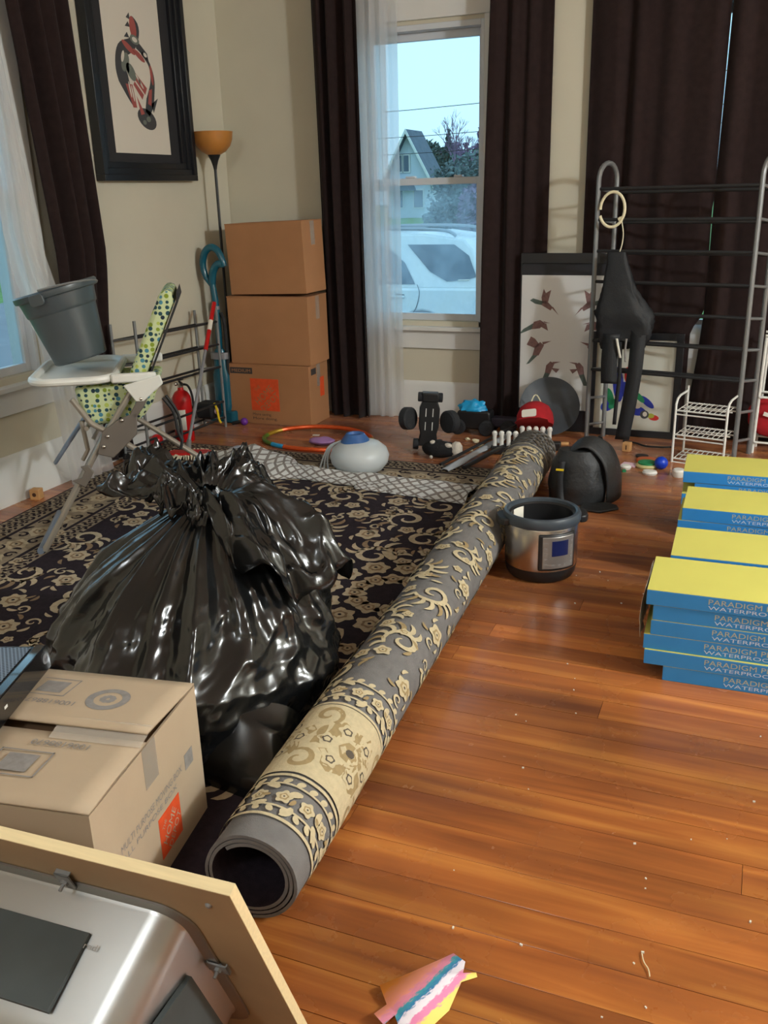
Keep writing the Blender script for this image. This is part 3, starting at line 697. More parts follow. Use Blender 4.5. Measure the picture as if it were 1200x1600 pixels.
MB(Tb).grid(lambda u, v: flap(u, v, 0, SE - .003, .003, .020), 12, 8).build('top_flap', M_card2, fb, smooth=30, solid=.005)
MB(Tb).grid(lambda u, v: flap(u, v, SE + .006, BD, .004, .003), 12, 8).build('top_flap', M_card2, fb, smooth=30, solid=.005)
mb = MB(Tb); zt = bh + .0085
exl, eyl = Vector((-1, 0, 0)), Vector((0, 1, 0))        # print reads upside down from the camera
add_text(mb, '1006188670', (.10, .268, zt + .0025), (1, 0, 0), (0, 1, 0), .018, .125)
def frame2(mb, x0, x1, y0, y1, z, w=.003):
    mb.bx(x0, x1, y0, y0 + w, z, z + .0004).bx(x0, x1, y1 - w, y1, z, z + .0004).bx(x0, x0 + w, y0, y1, z, z + .0004).bx(x1 - w, x1, y0, y1, z, z + .0004)
frame2(mb, .155, .27, .305, .385, zt + .002); mb.bx(.18, .245, .318, .372, zt + .002, zt + .0025)
mb.build('flap_print', M_inkg, fb, smooth=0)
mb = MB(Tb); zq = lambda y, x=.2: bh + .001 + .003 + .017 * y / (SE - .003) + .004 * math.sin(3 * x / BW) * math.sin(math.pi * y / (SE - .003)) + .0012
for i in range(28):
    a0, a1 = 2 * math.pi * i / 28, 2 * math.pi * (i + 1) / 28; cx, cy = .145, .115
    ps = [(cx + r * math.cos(a), cy + r * math.sin(a)) for r, a in ((.030, a0), (.047, a0), (.047, a1), (.030, a1))]
    mb.add([(p[0], p[1], zq(p[1], p[0]) + .002) for p in ps], [(0, 3, 2, 1)])
for i in range(9):
    a = 2 * math.pi * i / 9; r = .012; cx, cy = .145 + .011 * math.cos(a), .115 + .011 * math.sin(a)
    mb.add([(cx + .008 * math.cos(q), cy + .006 * math.sin(q), zq(cy, cx) + .002) for q in [2 * math.pi * k / 8 for k in range(8)]], [tuple(range(7, -1, -1))])
q0 = [(.245, .045), (.335, .045), (.335, .125), (.245, .125)]
for (x0, x1, y0, y1) in ((.245, .335, .045, .048), (.245, .335, .122, .125), (.245, .248, .045, .125), (.262, .322, .06, .112)):
    mb.add([(x, yy, zq(yy, x) + .002) for x, yy in ((x0, y0), (x1, y0), (x1, y1), (x0, y1))], [(0, 3, 2, 1)])
vs, fs, w = text_mesh('1006188670')
mb.add([(.205 + v[0] * .125 / w, .142 + v[1] * .018 / .73, zq(.142 + v[1] * .018 / .73, .205 + v[0] * .125 / w) + .0022) for v in vs], fs)
mb.build('flap_print', M_inkg, fb, smooth=0)
# side face toward the right (local x = 0, outward -x): print runs along the edge
mb = MB(Tb)
add_text(mb, 'MULTI PURPOSE MOVING BOX', (-.0006, .372, .172), (0, -1, 0), (0, 0, 1), .017, .27)
add_text(mb, 'ALL PURPOSE BOX', (-.0006, .372, .150), (0, -1, 0), (0, 0, 1), .013, .24)
mb.bx(-.0006, 0, .045, .085, .160, .198)
mb.build('side_print', M_inkg, fb, smooth=0)
lg = MB(Tb).bx(-.0005, 0, .128, .226, .038, .136).build('logo_print', M_orange, fb, smooth=0, label='orange printed logo square')
mb = MB(Tb); ex = Vector((0, -.74, .67)); ey = Vector((0, .67, .74))
for wd, wdt, o_, hh_ in (('THE', .022, (.205, .112), .011), ('HOME', .075, (.180, .090), .022), ('DEPOT', .075, (.160, .068), .020)):
    add_text(mb, wd, Vector((-.0009, o_[0], o_[1])) - ey * .008, ex, ey, hh_, wdt, center=True)
mb.build('logo_lettering', M_card2, lg, smooth=0)
mb = MB(Tb)
mb.add([(.0, SE - .03, bh + .0225), (.0, SE + .03, bh + .010), (.20, SE + .03, bh + .010), (.20, SE - .03, bh + .0225)], [(0, 1, 2, 3)])
mb.build('tape_strip', M_tape, fb, smooth=0, solid=.0006)
MB(Tb).bx(-.0009, 0, SE - .028, SE + .028, bh - .09, bh + .0).build('tape_strip', M_tape, fb, smooth=0)
MB(Tb).bx(-.0009, 0, .30, .335, .008, .05).build('tape_strip', M_tape, fb, smooth=0)

# ================================================================== COMPUTER ON THE BOX
def pl_top(x, y): return Tb @ Vector((x, y, bh + .026))
def mat_perf():
    m = mat('perforated_grey_cover', srgb(120, 126, 136), .4, metal=.3); nt = m.node_tree; n = nt.nodes; L = nt.links.new; b = n['Principled BSDF']
    tc = n.new('ShaderNodeTexCoord'); mp = n.new('ShaderNodeMapping'); mp.inputs['Scale'].default_value = (130, 130, 130); mp.inputs['Rotation'].default_value = (0, 0, R(45)); L(tc.outputs['Object'], mp.inputs[0])
    vr = n.new('ShaderNodeTexVoronoi'); vr.inputs['Randomness'].default_value = 0; L(mp.outputs[0], vr.inputs['Vector']); vr.inputs['Scale'].default_value = 1; vr.voronoi_dimensions = '2D'
    cr = n.new('ShaderNodeValToRGB'); e = cr.color_ramp.elements; e[0].position = .33; e[0].color = (.02, .02, .024, 1); e[1].position = .38; e[1].color = (*srgb(126, 132, 142), 1)
    L(vr.outputs['Distance'], cr.inputs['Fac']); L(cr.outputs[0], b.inputs['Base Color']); return m
M_perf = mat_perf(); M_gloss = mat('glossy_black', (.008, .008, .009), .08, coat=.5)
# lies over the box's rear left corner; front bezel runs diagonally toward the viewer
Tc = Matrix.Translation((-1.415, 1.402, bh + RT + .026)) @ Matrix(((.322, .947, 0, 0), (-.947, .322, 0, 0), (0, 0, 1, 0), (0, 0, 0, 1)))   # x along the bezel toward viewer, y outward
ct = thing('desktop_computer', 'black desktop computer with perforated grey cover lying on moving box', 'computer', tuple(Tc.translation))
# local: x = along the bezel (toward viewer-left), -y = away into the case
MB(Tc).bx(.0, .36, -.30, -.012, .0, .052).build('case', M_black, ct, bevel=.004)
MB(Tc).bx(.012, .348, -.29, -.022, .0522, .0542).build('perforated_cover', M_perf, ct, smooth=0)
pb = [(0, .0), (.36, .0), (.36, .054), (.35, .060), (.01, .060), (0, .054)]
bz = MB(Tc).prism(pb, ((0, 0, 0), (1, 0, 0), (0, 0, 1), (0, 1, 0)), -.012, .012).build('front_bezel', M_gloss, ct, bevel=.003)
mb = MB(Tc).lathe([(0, 0), (.012, 0), (.012, .0012), (0, .0012)], (.026, .0125, .034), 20, M=Matrix.Rotation(R(-90), 3, 'X')); mb.build('badge', M_silver, bz)
mb = MB(Tc); add_text(mb, 'hp', (.020, .0142, .030), (1, 0, 0), (0, 0, 1), .009, .012); mb.build('badge_lettering', M_black, bz, smooth=0)
MB(Tc).bx(.215, .228, .012, .0128, .028, .034).build('status_light', M_white, bz, smooth=0)

# ================================================================== COUNTER PANEL WITH SINK
pb0 = Vector((-.549, .795, .52)); d1 = Vector((.999, .043, 0)); d2 = Vector((-.016, .374, -.927)); d2.normalize()
nn = d1.cross(d2).normalized()           # away from viewer / up
Tp = Matrix.Translation(-nn * .018) @ Matrix((( -d1.x, d2.x, -nn.x, pb0.x), (-d1.y, d2.y, -nn.y, pb0.y), (-d1.z, d2.z, -nn.z, pb0.z), (0, 0, 0, 1)))   # u left, v down, w toward viewer
PH = .545
cp = thing('counter_panel', 'wood counter panel standing on edge with a stainless sink bolted to it', 'panel', (-.9, 1.0, 0))
MB(Tp).bx(0, .80, 0, PH, -.018, 0).build('panel', [M_board], cp, smooth=0)
mb = MB(Tp); mb.bx(-.0015, .80, -.0015, 0, -.0175, -.0005).bx(-.0015, 0, 0, PH, -.0175, -.0005); mb.build('sawn_edge', M_woodlt, cp, smooth=0)
def rrect(u0, u1, v0, v1, r, n=6):
    P = []
    for (cu, cv, a0) in ((u1 - r, v1 - r, 0), (u0 + r, v1 - r, 90), (u0 + r, v0 + r, 180), (u1 - r, v0 + r, 270)):
        for i in range(n + 1): a = R(a0 + 90 * i / n); P.append((cu + r * math.cos(a), cv + r * math.sin(a)))
    return P
mb = MB(Tp); rings = []
for (ins, w, r) in ((-.022, .001, .055), (-.022, .004, .055), (-.002, .005, .045), (0, .010, .045), (.008, .165, .045), (.02, .185, .04), (.05, .195, .03)):
    rings.append([(p[0], p[1], w) for p in rrect(.105 + ins, .74 - ins, .098 + ins, .44 - ins, r)])
n_ = len(rings[0]); vs = [p for q in rings for p in q]; fs = []
for i in range(len(rings) - 1):
    for k in range(n_): fs.append((i * n_ + k, i * n_ + (k + 1) % n_, (i + 1) * n_ + (k + 1) % n_, (i + 1) * n_ + k))
fs.append(tuple((len(rings) - 1) * n_ + k for k in range(n_)))
sk = mb.add(vs, fs).build('sink_bowl', M_stain, cp, smooth=40)
MB(Tp).bx(.215, .64, .094, .101, .055, .16).build('sound_pad', M_pad, sk, bevel=.001)
mb = MB(Tp); mb.prism([(.20, .04), (.40, .04), (.40, .155), (.15, .155)], ((.1035, 0, 0), (0, 1, 0), (0, 0, 1), (1, 0, 0)), -.005, .003); mb.build('sound_pad', M_pad, sk, smooth=0)
def clip(u, v, a):
    T2 = Tp @ Matrix.Translation((u, v, 0)) @ Matrix.Rotation(R(a), 4, 'Z')
    mb = MB(T2).bx(-.012, .012, -.022, .012, .006, .0085).bx(-.012, .012, -.022, -.0195, 0, .0085).bx(-.012, .012, .010, .012, .003, .0085)
    mb.tube([(0, -.004, .001), (0, -.004, .022)], .0028, 8).tube([(0, -.004, .0085), (0, -.004, .013)], .006, 6)
    mb.build('sink_clip', M_greym, cp, smooth=30)
clip(.275, .072, 0); clip(.079, .24, 90)
MB(Tp).lathe([(0, .004), (.003, .0035), (.005, .001), (.005, 0)], (.042, .042, 0), 12).build('screw', M_greym, cp)
mb = MB(Tp); vs, fs, w = text_mesh('Kindred'); mb.add([(.245 - v[0] * .05 / w, .0955, .075 - v[1] * .012) for v in vs], fs); mb.build('stamp_print', M_inkg, sk, smooth=0)

# ================================================================== MULTICOOKER
pc = Vector((-.660, 3.11, 0))
pt = thing('electric_cooker', 'open stainless electric pressure cooker standing on the wood floor', 'cooker', tuple(pc))
MB().lathe([(0, 0), (.105, 0), (.118, .006), (.126, .02), (.131, .045), (.131, .05), (.10, .05)], pc, 40).build('base', M_black, pt)
MB().lathe([(.1305, .05), (.1325, .055), (.1325, .205), (.131, .209)], pc, 48, caps=False).build('body', M_chrome, pt)
rm = MB().lathe([(.131, .209), (.138, .211), (.141, .22), (.141, .236), (.136, .247), (.128, .25), (.121, .246), (.119, .236), (.119, .23)], pc, 48, caps=False).build('rim', mat('dark_grey_plastic', srgb(62, 70, 78), .35), pt)
MB().lathe([(.119, .236), (.112, .23), (.112, .06), (.10, .05), (0, .05)], pc, 40, caps=False).build('inner_pot_well', M_black, pt)
for sgn, an in ((1, 205), (1, 25)):
    T2 = Matrix.Translation(pc) @ Matrix.Rotation(R(an), 4, 'Z')
    P = [(.128, -.055), (.150, -.05), (.163, -.03), (.166, 0), (.163, .03), (.150, .05), (.128, .055)]
    MB(T2).prism(P, ((0, 0, 0), (1, 0, 0), (0, 1, 0), (0, 0, 1)), .205, .232).build('handle', M_black, pt, bevel=.005)
def cyl_patch(mb, a0, a1, z0, z1, r0, r1, n=10, rc=.0):
    f = lambda r: [(pc.x + r * math.cos(R(a0 + (a1 - a0) * i / n)), pc.y + r * math.sin(R(a0 + (a1 - a0) * i / n)), z) for z in (z0, z1) for i in range(n + 1)]
    A, B = f(r0), f(r1); k = n + 1; vs = A + B; b = 2 * k; fs = []
    for i in range(n): fs.append((b + i, b + i + 1, b + k + i + 1, b + k + i)); fs.append((i, b + i, b + i + 1, i + 1)[::-1]); fs.append((k + i, k + i + 1, b + k + i + 1, b + k + i)[::-1])
    fs.append((0, k, b + k, b)[::-1]); fs.append((n, b + n, b + k + n, k + n)[::-1])
    mb.add(vs, fs); return mb
MB(); pnl = cyl_patch(MB(), -82, -20, .058, .196, .130, .1405).build('control_panel', M_black, pt, bevel=.006, smooth=40)
cyl_patch(MB(), -76, -24, .066, .188, .139, .1418).build('panel_face', mat('brushed_panel', srgb(150, 146, 142), .35, metal=.6), pnl, bevel=.004, smooth=40)
cyl_patch(MB(), -62, -36, .115, .172, .139, .1424).build('display', M_lcd, pnl, smooth=40)
mb = MB()
for a in (-71, -29):
    for z in (.085, .105, .125, .145, .165): cyl_patch(mb, a - 2.4, a + 2.4, z - .003, z + .003, .1400, .14195, 2)
for a in (-60, -50, -40): cyl_patch(mb, a - 2.4, a + 2.4, .078, .084, .1400, .14195, 2)
mb.build('buttons', M_inkg, pnl, smooth=0)
mb = MB(); n = 6
vs = [(pc.x + .1115 * math.cos(R(140 + 30 * i / n)), pc.y + .1115 * math.sin(R(140 + 30 * i / n)), z) for z in (.15, .225) for i in range(n + 1)]
mb.add(vs, [(i, i + 1, n + 2 + i, n + 1 + i) for i in range(n)]).build('inner_label', M_paperw, pt, solid=.0008)

# ================================================================== FLOORING CARTONS
CL, CW, CH = 1.22, .258, .0462
c0 = thing('flooring_carton', 'x', 'carton', (0, 0, 0))
MB().bx(0, CL, 0, CW, 0, CH - .0012).build('carton_body', M_cblue, c0, smooth=0, bevel=.0015)
MB().bx(0.0005, CL - .0005, .0005, CW - .0005, CH - .0012, CH).build('yellow_lid', M_cyel, c0, smooth=0)
mb = MB(); add_text(mb, 'PARADIGM PERFORMER', (.165, -.0005, .0225), (1, 0, 0), (0, 0, 1), .0165, .30); mb.build('carton_print', M_ctxt, c0, smooth=0)
mb = MB(); add_text(mb, 'WATERPROOF FLOORING', (.165, -.0005, .0075), (1, 0, 0), (0, 0, 1), .0115, .335); mb.build('carton_print', M_ctxw, c0, smooth=0)
MB().bx(-.0006, 0, .006, CW - .006, .004, CH - .004).build('end_panel', M_card2, c0, smooth=0)
posw = ['bottom', 'fifth from top', 'fourth from top', 'third from top', 'second from top', 'topmost']
stk = [('the nearest carton stack', 2.440, [.060, .005, .0, .017, .020, 0.0], -.213, 1.0), ('the second nearest stack', 2.722, [.01, 0, .012, .0, .006, 0], -.176, 1.0),
       ('the third carton stack', 3.185, [.0, .015, 0, .01, -.012, 0], -.18, .6), ('the farthest carton stack', 3.637, [0, .01, .02, 0, .045, 0], -.213, 2.0)]
first = True
for nm, y0, xs, x0, az in stk:
    for k in range(6):
        o = c0 if first else copy_tree(c0); first = False
        jit = random.uniform(-.004, .004) if k < 5 else 0
        o.location = (x0 + xs[k], y0 + jit, k * CH); o.rotation_euler = (0, 0, R(az + random.uniform(-.4, .4)))
        tag(o, 'yellow and blue flooring carton, ' + posw[k] + ' in ' + nm, 'carton', 'flooring cartons stacked on the wood floor')
        if nm.startswith('the nearest'): topc = o
def torn(u, v):
    z = .283 - .17 * v - .05 * u * ridge(N3(u * 6, 3, 1)); y = 2.45 + .24 * u
    return Vector((-.2175 - .004 * u - .008 * math.sin(v * 3.1) - .006 * (1 + N3(u * 5, v * 6, 2)) * v, y, max(.12, z)))
tag(MB().grid(torn, 24, 16).build('torn_wrap', M_film, smooth=180, solid=.0006), 'torn plastic wrap hanging from the end of nearest carton stack', 'wrap')

# ================================================================== BOX STACK IN THE CORNER
def moving_box(name, label, fl, az, w, d, h, z, tilt=0, printed=False):
    T = TR((fl[0], fl[1], z), az, 0, -tilt)
    t = thing(name, label, 'box', (fl[0] + w / 2, fl[1] + d / 2, z), 'cardboard boxes stacked in the corner')
    MB(T).bx(0, w, 0, d, 0, h - .006).build('body', M_card, t, bevel=.002)
    MB(T).bx(-.001, w + .001, -.001, d / 2 - .002, h - .006, h).build('top_flap', M_card, t, bevel=.001)
    MB(T).bx(-.001, w + .001, d / 2 + .002, d + .001, h - .006, h).build('top_flap', M_card, t, bevel=.001)
    MB(T).bx(w, w + .0006, d / 2 - .025, d / 2 + .025, h - .14, h - .005).build('tape_strip', M_tape, t, smooth=0)
    return t, T
t, T_ = moving_box('moving_box', 'printed cardboard moving box at the bottom of the corner stack', (-3.035, 4.862), 1.2, .56, .272, .372, 0)
mb = MB(T_); mb.bx(.02, .175, -.0005, 0, .312, .350); lb = mb.build('size_print', M_ink, t, smooth=0)
mb = MB(T_); add_text(mb, 'MEDIUM', (.0975, -.0008, .322), (1, 0, 0), (0, 0, 1), .019, .13, center=True); mb.build('size_lettering', M_card, lb, smooth=0)
lg = MB(T_).bx(.155, .35, -.0005, 0, .085, .285).build('logo_print', M_orange, t, smooth=0, label='square orange printed logo')
mb = MB(T_); ex = Vector((.743, 0, .669)); ey = Vector((-.669, 0, .743))
for i, (wd, wdt, o_) in enumerate((('THE', .045, (.200, .228)), ('HOME', .15, (.252, .180)), ('DEPOT', .15, (.288, .138)))):
    add_text(mb, wd, Vector((o_[0], -.0009, o_[1])) - ey * .015, ex, ey, (.022, .046, .042)[i], wdt, center=True)
mb.build('logo_lettering', M_card, lg, smooth=0)
mb = MB(T_); add_text(mb, 'More saving.', (.16, -.0005, .053), (1, 0, 0), (0, 0, 1), .017, .13); add_text(mb, 'More doing.', (.16, -.0005, .027), (1, 0, 0), (0, 0, 1), .017, .17); o = mb.build('slogan_print', M_ink, t, smooth=0); o['kind'] = 'stuff'
mb = MB(T_).bx(.56, .5606, .03, .10, .312, .350); mb.build('size_print', M_ink, t, smooth=0)
MB(T_).bx(.56, .5606, .15, .21, .16, .28).build('logo_print', M_orange, t, smooth=0)
moving_box('moving_box', 'plain cardboard box in the middle of the corner stack', (-3.005, 4.875), .3, .545, .262, .405, .3725, .3)
moving_box('moving_box', 'plain cardboard box with flap ajar on top of the corner stack', (-2.985, 4.90), -2, .52, .25, .41, .785, 1.6)

# ================================================================== FLOOR LAMP
lp = Vector((-3.078, 4.985, 0))
t = thing('floor_lamp', 'slim black floor lamp with amber bowl shade behind the box stack', 'lamp', tuple(lp))
MB().lathe([(0, .0), (.035, 0), (.035, .015), (.01, .03), (0, .03)], lp, 20).build('base', M_black, t)
MB().tube([lp + Vector((0, 0, .02)), lp + Vector((0, 0, 1.52))], .0085, 10).build('pole', M_black, t)
MB().lathe([(.009, 1.50), (.013, 1.52), (.022, 1.55), (.036, 1.578), (.038, 1.584), (0, 1.584)], lp, 24).build('socket_cone', M_black, t)
MB().lathe([(.036, 1.582), (.07, 1.60), (.098, 1.63), (.112, 1.665), (.116, 1.70), (.1185, 1.708), (.113, 1.704), (.108, 1.668), (.094, 1.634), (.066, 1.606), (.03, 1.588)], lp, 40, caps=False).build('bowl_shade', M_amber, t)

# ================================================================== VACUUM, LOW RACK, EXTINGUISHER, MOP
def vac():
    c = Vector((-3.08, 4.865, 0)); t = thing('vacuum_cleaner', 'teal upright vacuum cleaner leaning in the corner behind low rack', 'vacuum', tuple(c))
    MB().prism(rrect(-.095, .095, -.045, .045, .03), (c, (1, 0, 0), (0, 1, 0), (0, 0, 1)), .0, .075).build('floor_head', M_teal, t, bevel=.01)
    MB().lathe([(.0, .075), (.05, .075), (.058, .1), (.058, .30), (.045, .34), (.045, .42), (.03, .46), (.0, .46)], c, 24, sy=.7).build('dust_cup', M_teal, t)
    MB().lathe([(.0, .40), (.062, .40), (.062, .44), (.0, .44)], c, 20, sy=.7).build('collar', M_silver, t)
    P = smooth_path([c + Vector(q) for q in ((.0, 0, .44), (.005, 0, .6), (.0, 0, .74), (-.012, 0, .86))], 5)
    MB().tube(P, [.02] * len(P), 12).build('wand', M_teal, t)
    P = smooth_path([c + Vector(q) for q in ((-.012, 0, .84), (-.055, 0, .90), (-.066, 0, .97), (-.045, 0, 1.035), (.0, 0, 1.065), (.045, 0, 1.045), (.075, 0, .985), (.08, 0, .955))], 5)
    MB().tube(P, [.016 + .006 * math.sin(i / len(P) * 3.1) for i in range(len(P))], 12).build('handle_loop', M_teal, t)
    P = smooth_path([c + Vector(q) for q in ((-.012, 0, .85), (.0, 0, .92), (.035, 0, .965), (.078, 0, .97))], 5)
    MB().tube(P, .023, 12).build('grip', M_teal, t)
    MB().lathe([(.021, .70), (.0235, .70), (.0235, .72), (.021, .72)], c + Vector((.001, 0, 0)), 16).build('clamp_ring', M_silver, t)
    P = smooth_path([c + Vector(q) for q in ((.03, -.0, .68), (.05, .0, .62), (.052, .0, .45), (.05, .0, .3))], 5)
    MB().tube(P, .011, 8).build('hose', M_blackm, t)
vac()

def shoe_rack(name, label, A, B, dvec, H, tiers, rp=.008, rb=.0055, arch=True, low=None):
    """two inverted-U end frames at A and B (front feet), depth vector, black bars"""
    A, B, D = Vector(A), Vector(B), Vector(dvec); t = thing(name, label, 'rack', tuple(A))
    Z = Vector((0, 0, 1)); dl = D.length; e = D.normalized()
    for q in (A, B):
        P = [q, q + Z * (H - dl / 2)] + [q + D / 2 + Z * (H - dl / 2) + (-e * math.cos(R(a)) + Z * math.sin(R(a))) * (dl / 2) for a in range(15, 180, 15)] + [q + D + Z * (H - dl / 2), q + D]
        fr = (MB().tube(P, rp, 10) if arch else MB().tube([q, q + Z * H], rp, 10).tube([q + D, q + D + Z * (H - .02)], rp, 10).tube([q + Z * .03, q + D + Z * .03], rp * .6, 8)).build('end_frame', M_greym, t)
        for z in tiers + (low or []):
            MB().tube([q + Z * (z + .0), q + D + Z * (z - .02)], rp * .62, 8).build('rung', M_greym, fr)
    for z in tiers:
        for k in (0, 1):
            a = A + D * k + Z * (z - .02 * k); b = B + D * k + Z * (z - .02 * k)
            MB().tube([a, b], rb, 8).build('bar', M_blackm, t)
    return t
lr = shoe_rack('shoe_rack', 'low black barred shoe rack with grey posts along the left wall', (-2.965, 3.90, RT + .02), (-3.0, 4.735, .0), (-.145, -.01, 0), .73, [.645, .51, .375, .16, .06], rp=.0085, rb=.007, arch=False)
for q in ((-2.965, 3.90), (-3.11, 3.89)):
    MB().lathe([(0, -.012), (.018, -.012), (.02, -.006), (.02, .006), (.018, .012), (0, .012)], (q[0], q[1], RT + .021), 16, M=Matrix.Rotation(R(90), 3, 'Y')).build('castor', M_black, lr)
P = smooth_path([(-3.0, 4.72, .012), (-2.96, 4.76, .012), (-2.93, 4.79, .012)], 4)
t = thing('maraca_ball', 'purple ball on black stick lying before the low rack', 'toy', (-2.915, 4.80, 0))
MB().sphere((-2.905, 4.80, .024), .024).build('ball', M_purple, t); MB().tube([(-2.93, 4.79, .024), (-2.975, 4.775, .014)], .011, 8).build('stick', M_black, t)
P = smooth_path([(-3.02, 4.70, .60), (-3.03, 4.69, .45), (-3.02, 4.68, .3)], 4)
tag(MB().tube(smooth_path([(-3.02, 4.66, .165), (-3.0, 4.655, .12), (-2.99, 4.65, .07), (-2.985, 4.66, .045)], 4), .007, 6).build('yellow_strap', M_yel), 'yellow strap hanging on the lowest tier of low rack', 'strap')
t = thing('dark_satchel', 'black satchel sitting on the low rack with a round white badge', 'bag', (-3.06, 4.66, .07))
MB().prism(rrect(-.06, .06, .0, .10, .025), ((-3.07, 4.68, .067), (0, -1, 0), (0, 0, 1), (1, 0, 0)), -.06, .05).build('body', M_nylon, t, bevel=.012)
MB().lathe([(0, 0), (.02, 0), (.022, .004), (.018, .008), (0, .009)], (-3.018, 4.67, .115), 16, M=Matrix.Rotation(R(90), 3, 'Y')).build('badge', M_pink, t)

ec = Vector((-3.055, 4.375, 0))
t = thing('fire_extinguisher', 'red fire extinguisher with white label standing by left wall', 'extinguisher', tuple(ec))
MB().lathe([(0, 0), (.052, 0), (.056, .006), (.056, .24), (.052, .265), (.036, .29), (.018, .302), (.016, .318), (0, .318)], ec, 32).build('cylinder', M_red, t)
n = 10; a0, a1 = -75, 15
vs = [(ec.x + .0567 * math.cos(R(a0 - 55 + (a1 - a0) * i / n)), ec.y + .0567 * math.sin(R(a0 - 55 + (a1 - a0) * i / n)), z) for z in (.075, .195) for i in range(n + 1)]
lb = MB().add(vs, [(i, i + 1, n + 2 + i, n + 1 + i) for i in range(n)]).build('label', M_paperw, t, solid=.0005)
mb = MB().lathe([(.014, .315), (.017, .318), (.017, .342), (.01, .35), (0, .35)], ec, 12).build('valve', M_chrome, t)
MB().box(ec + Vector((.02, -.02, .365)), (.075, .016, .006), rz(-40) @ Matrix.Rotation(R(-14), 3, 'Y')).build('lever', M_black, t, bevel=.002)
MB().box(ec + Vector((.02, -.02, .345)), (.065, .014, .005), rz(-40) @ Matrix.Rotation(R(12), 3, 'Y')).build('carry_handle', M_black, t, bevel=.002)
MB().tube(smooth_path([ec + Vector(q) for q in ((.012, -.008, .335), (.05, .0, .33), (.062, .018, .27), (.06, .03, .16), (.057, .036, .13))], 5), .007, 8).build('hose', M_blackm, t)
MB().sphere(ec + Vector((-.018, -.018, .338)), .011).build('gauge', M_chrome, t)
tag(MB().sphere((-3.13, 4.20, .038), .038).build('red_ball', M_red), 'small red ball against the baseboard beside fire extinguisher', 'ball')

t = thing('dust_mop', 'red fringed dust mop with grey and red handle leaning to corner', 'mop', (-2.80, 4.06, RT))
mh = Vector((-2.81, 4.05, RT))
MB(TR(mh, 20)).prism(rrect(-.12, .12, -.045, .045, .04), ((0, 0, 0), (1, 0, 0), (0, 1, 0), (0, 0, 1)), .012, .032).build('mop_plate', M_red, t, bevel=.008)
mb = MB(TR(mh, 20)); rnd = random.Random(2)
for i in range(90):
    a = 2 * math.pi * i / 90; cx, cy = .11 * math.cos(a), .04 * math.sin(a); l = rnd.uniform(.03, .06); a2 = a + rnd.uniform(-.4, .4)
    mb.tube([(cx, cy, .016), (cx + l * .5 * math.cos(a2), cy + l * .5 * math.sin(a2), .018 + rnd.uniform(0, .012)), (cx + l * math.cos(a2), cy + l * math.sin(a2), .006)], .004, 5)
mb.build('fringe', [mat('cream_yarn', srgb(215, 205, 180), .95)], t)['kind'] = 'stuff'
P0, P1 = Vector((-2.83, 4.06, .045)), Vector((-2.985, 4.70, .76)); Pm = P0.lerp(P1, .66)
MB().tube([P0, Pm], .0095, 10).build('lower_handle', M_silver, t); MB().tube([Pm, P1], .0125, 10).build('upper_handle', M_red, t)
MB().tube([P0.lerp(P1, .80), P0.lerp(P1, .87)], .0135, 10).build('handle_sticker', M_paperw, t)
MB().tube([mh + Vector((-.015, .005, .028)), P0.lerp(P1, .06)], [.018, .014], 10).build('swivel', M_greym, t)

# ================================================================== HIGH CHAIR AND BUCKET
NF = Vector((-2.59, 2.64, RT)); AA = Vector((.85, .53, 0)); BB = Vector((-.53, .85, 0))
def C(a, b, z): return NF + AA * a + BB * b + Vector((0, 0, z))
def mat_print():
    m = mat('chair_print_fabric', (.5, .6, .4), .8); nt = m.node_tree; n = nt.nodes; L = nt.links.new; b = n['Principled BSDF']
    tc = n.new('ShaderNodeTexCoord'); vr = n.new('ShaderNodeTexVoronoi'); vr.inputs['Scale'].default_value = 50; vr.inputs['Randomness'].default_value = .35; L(tc.outputs['Object'], vr.inputs['Vector'])
    sp = n.new('ShaderNodeSeparateColor'); L(vr.outputs['Color'], sp.inputs[0])
    cr = n.new('ShaderNodeValToRGB'); cr.color_ramp.interpolation = 'CONSTANT'; e = cr.color_ramp.elements
    e[0].color = (*srgb(30, 70, 80), 1); e[1].position = .3; e[1].color = (*srgb(130, 150, 40), 1)
    for p, c in ((.55, (70, 130, 150)), (.75, (175, 190, 90)), (.9, (25, 45, 60))): k = e.new(p); k.color = (*srgb(*c), 1)
    L(sp.outputs[0], cr.inputs[0])
    ds = n.new('ShaderNodeMapRange'); ds.inputs['From Min'].default_value = .40; ds.inputs['From Max'].default_value = .46; L(vr.outputs['Distance'], ds.inputs['Value'])
    mx = n.new('ShaderNodeMix'); mx.data_type = 'RGBA'; L(ds.outputs[0], mx.inputs[0]); L(cr.outputs[0], mx.inputs[6]); mx.inputs[7].default_value = (*srgb(196, 208, 160), 1); L(mx.outputs[2], b.inputs['Base Color']); return m
M_print = mat_print(); M_taupe = mat('taupe_tube', srgb(160, 152, 140), .4, metal=.4); M_tauped = mat('taupe_plastic', srgb(108, 100, 92), .5); M_greyb = mat('grey_blue_plastic', srgb(110, 120, 135), .4)
t = thing('high_chair', 'folding baby high chair with spotted green seat and white tray', 'high chair', tuple(C(.4, .24, 0)))
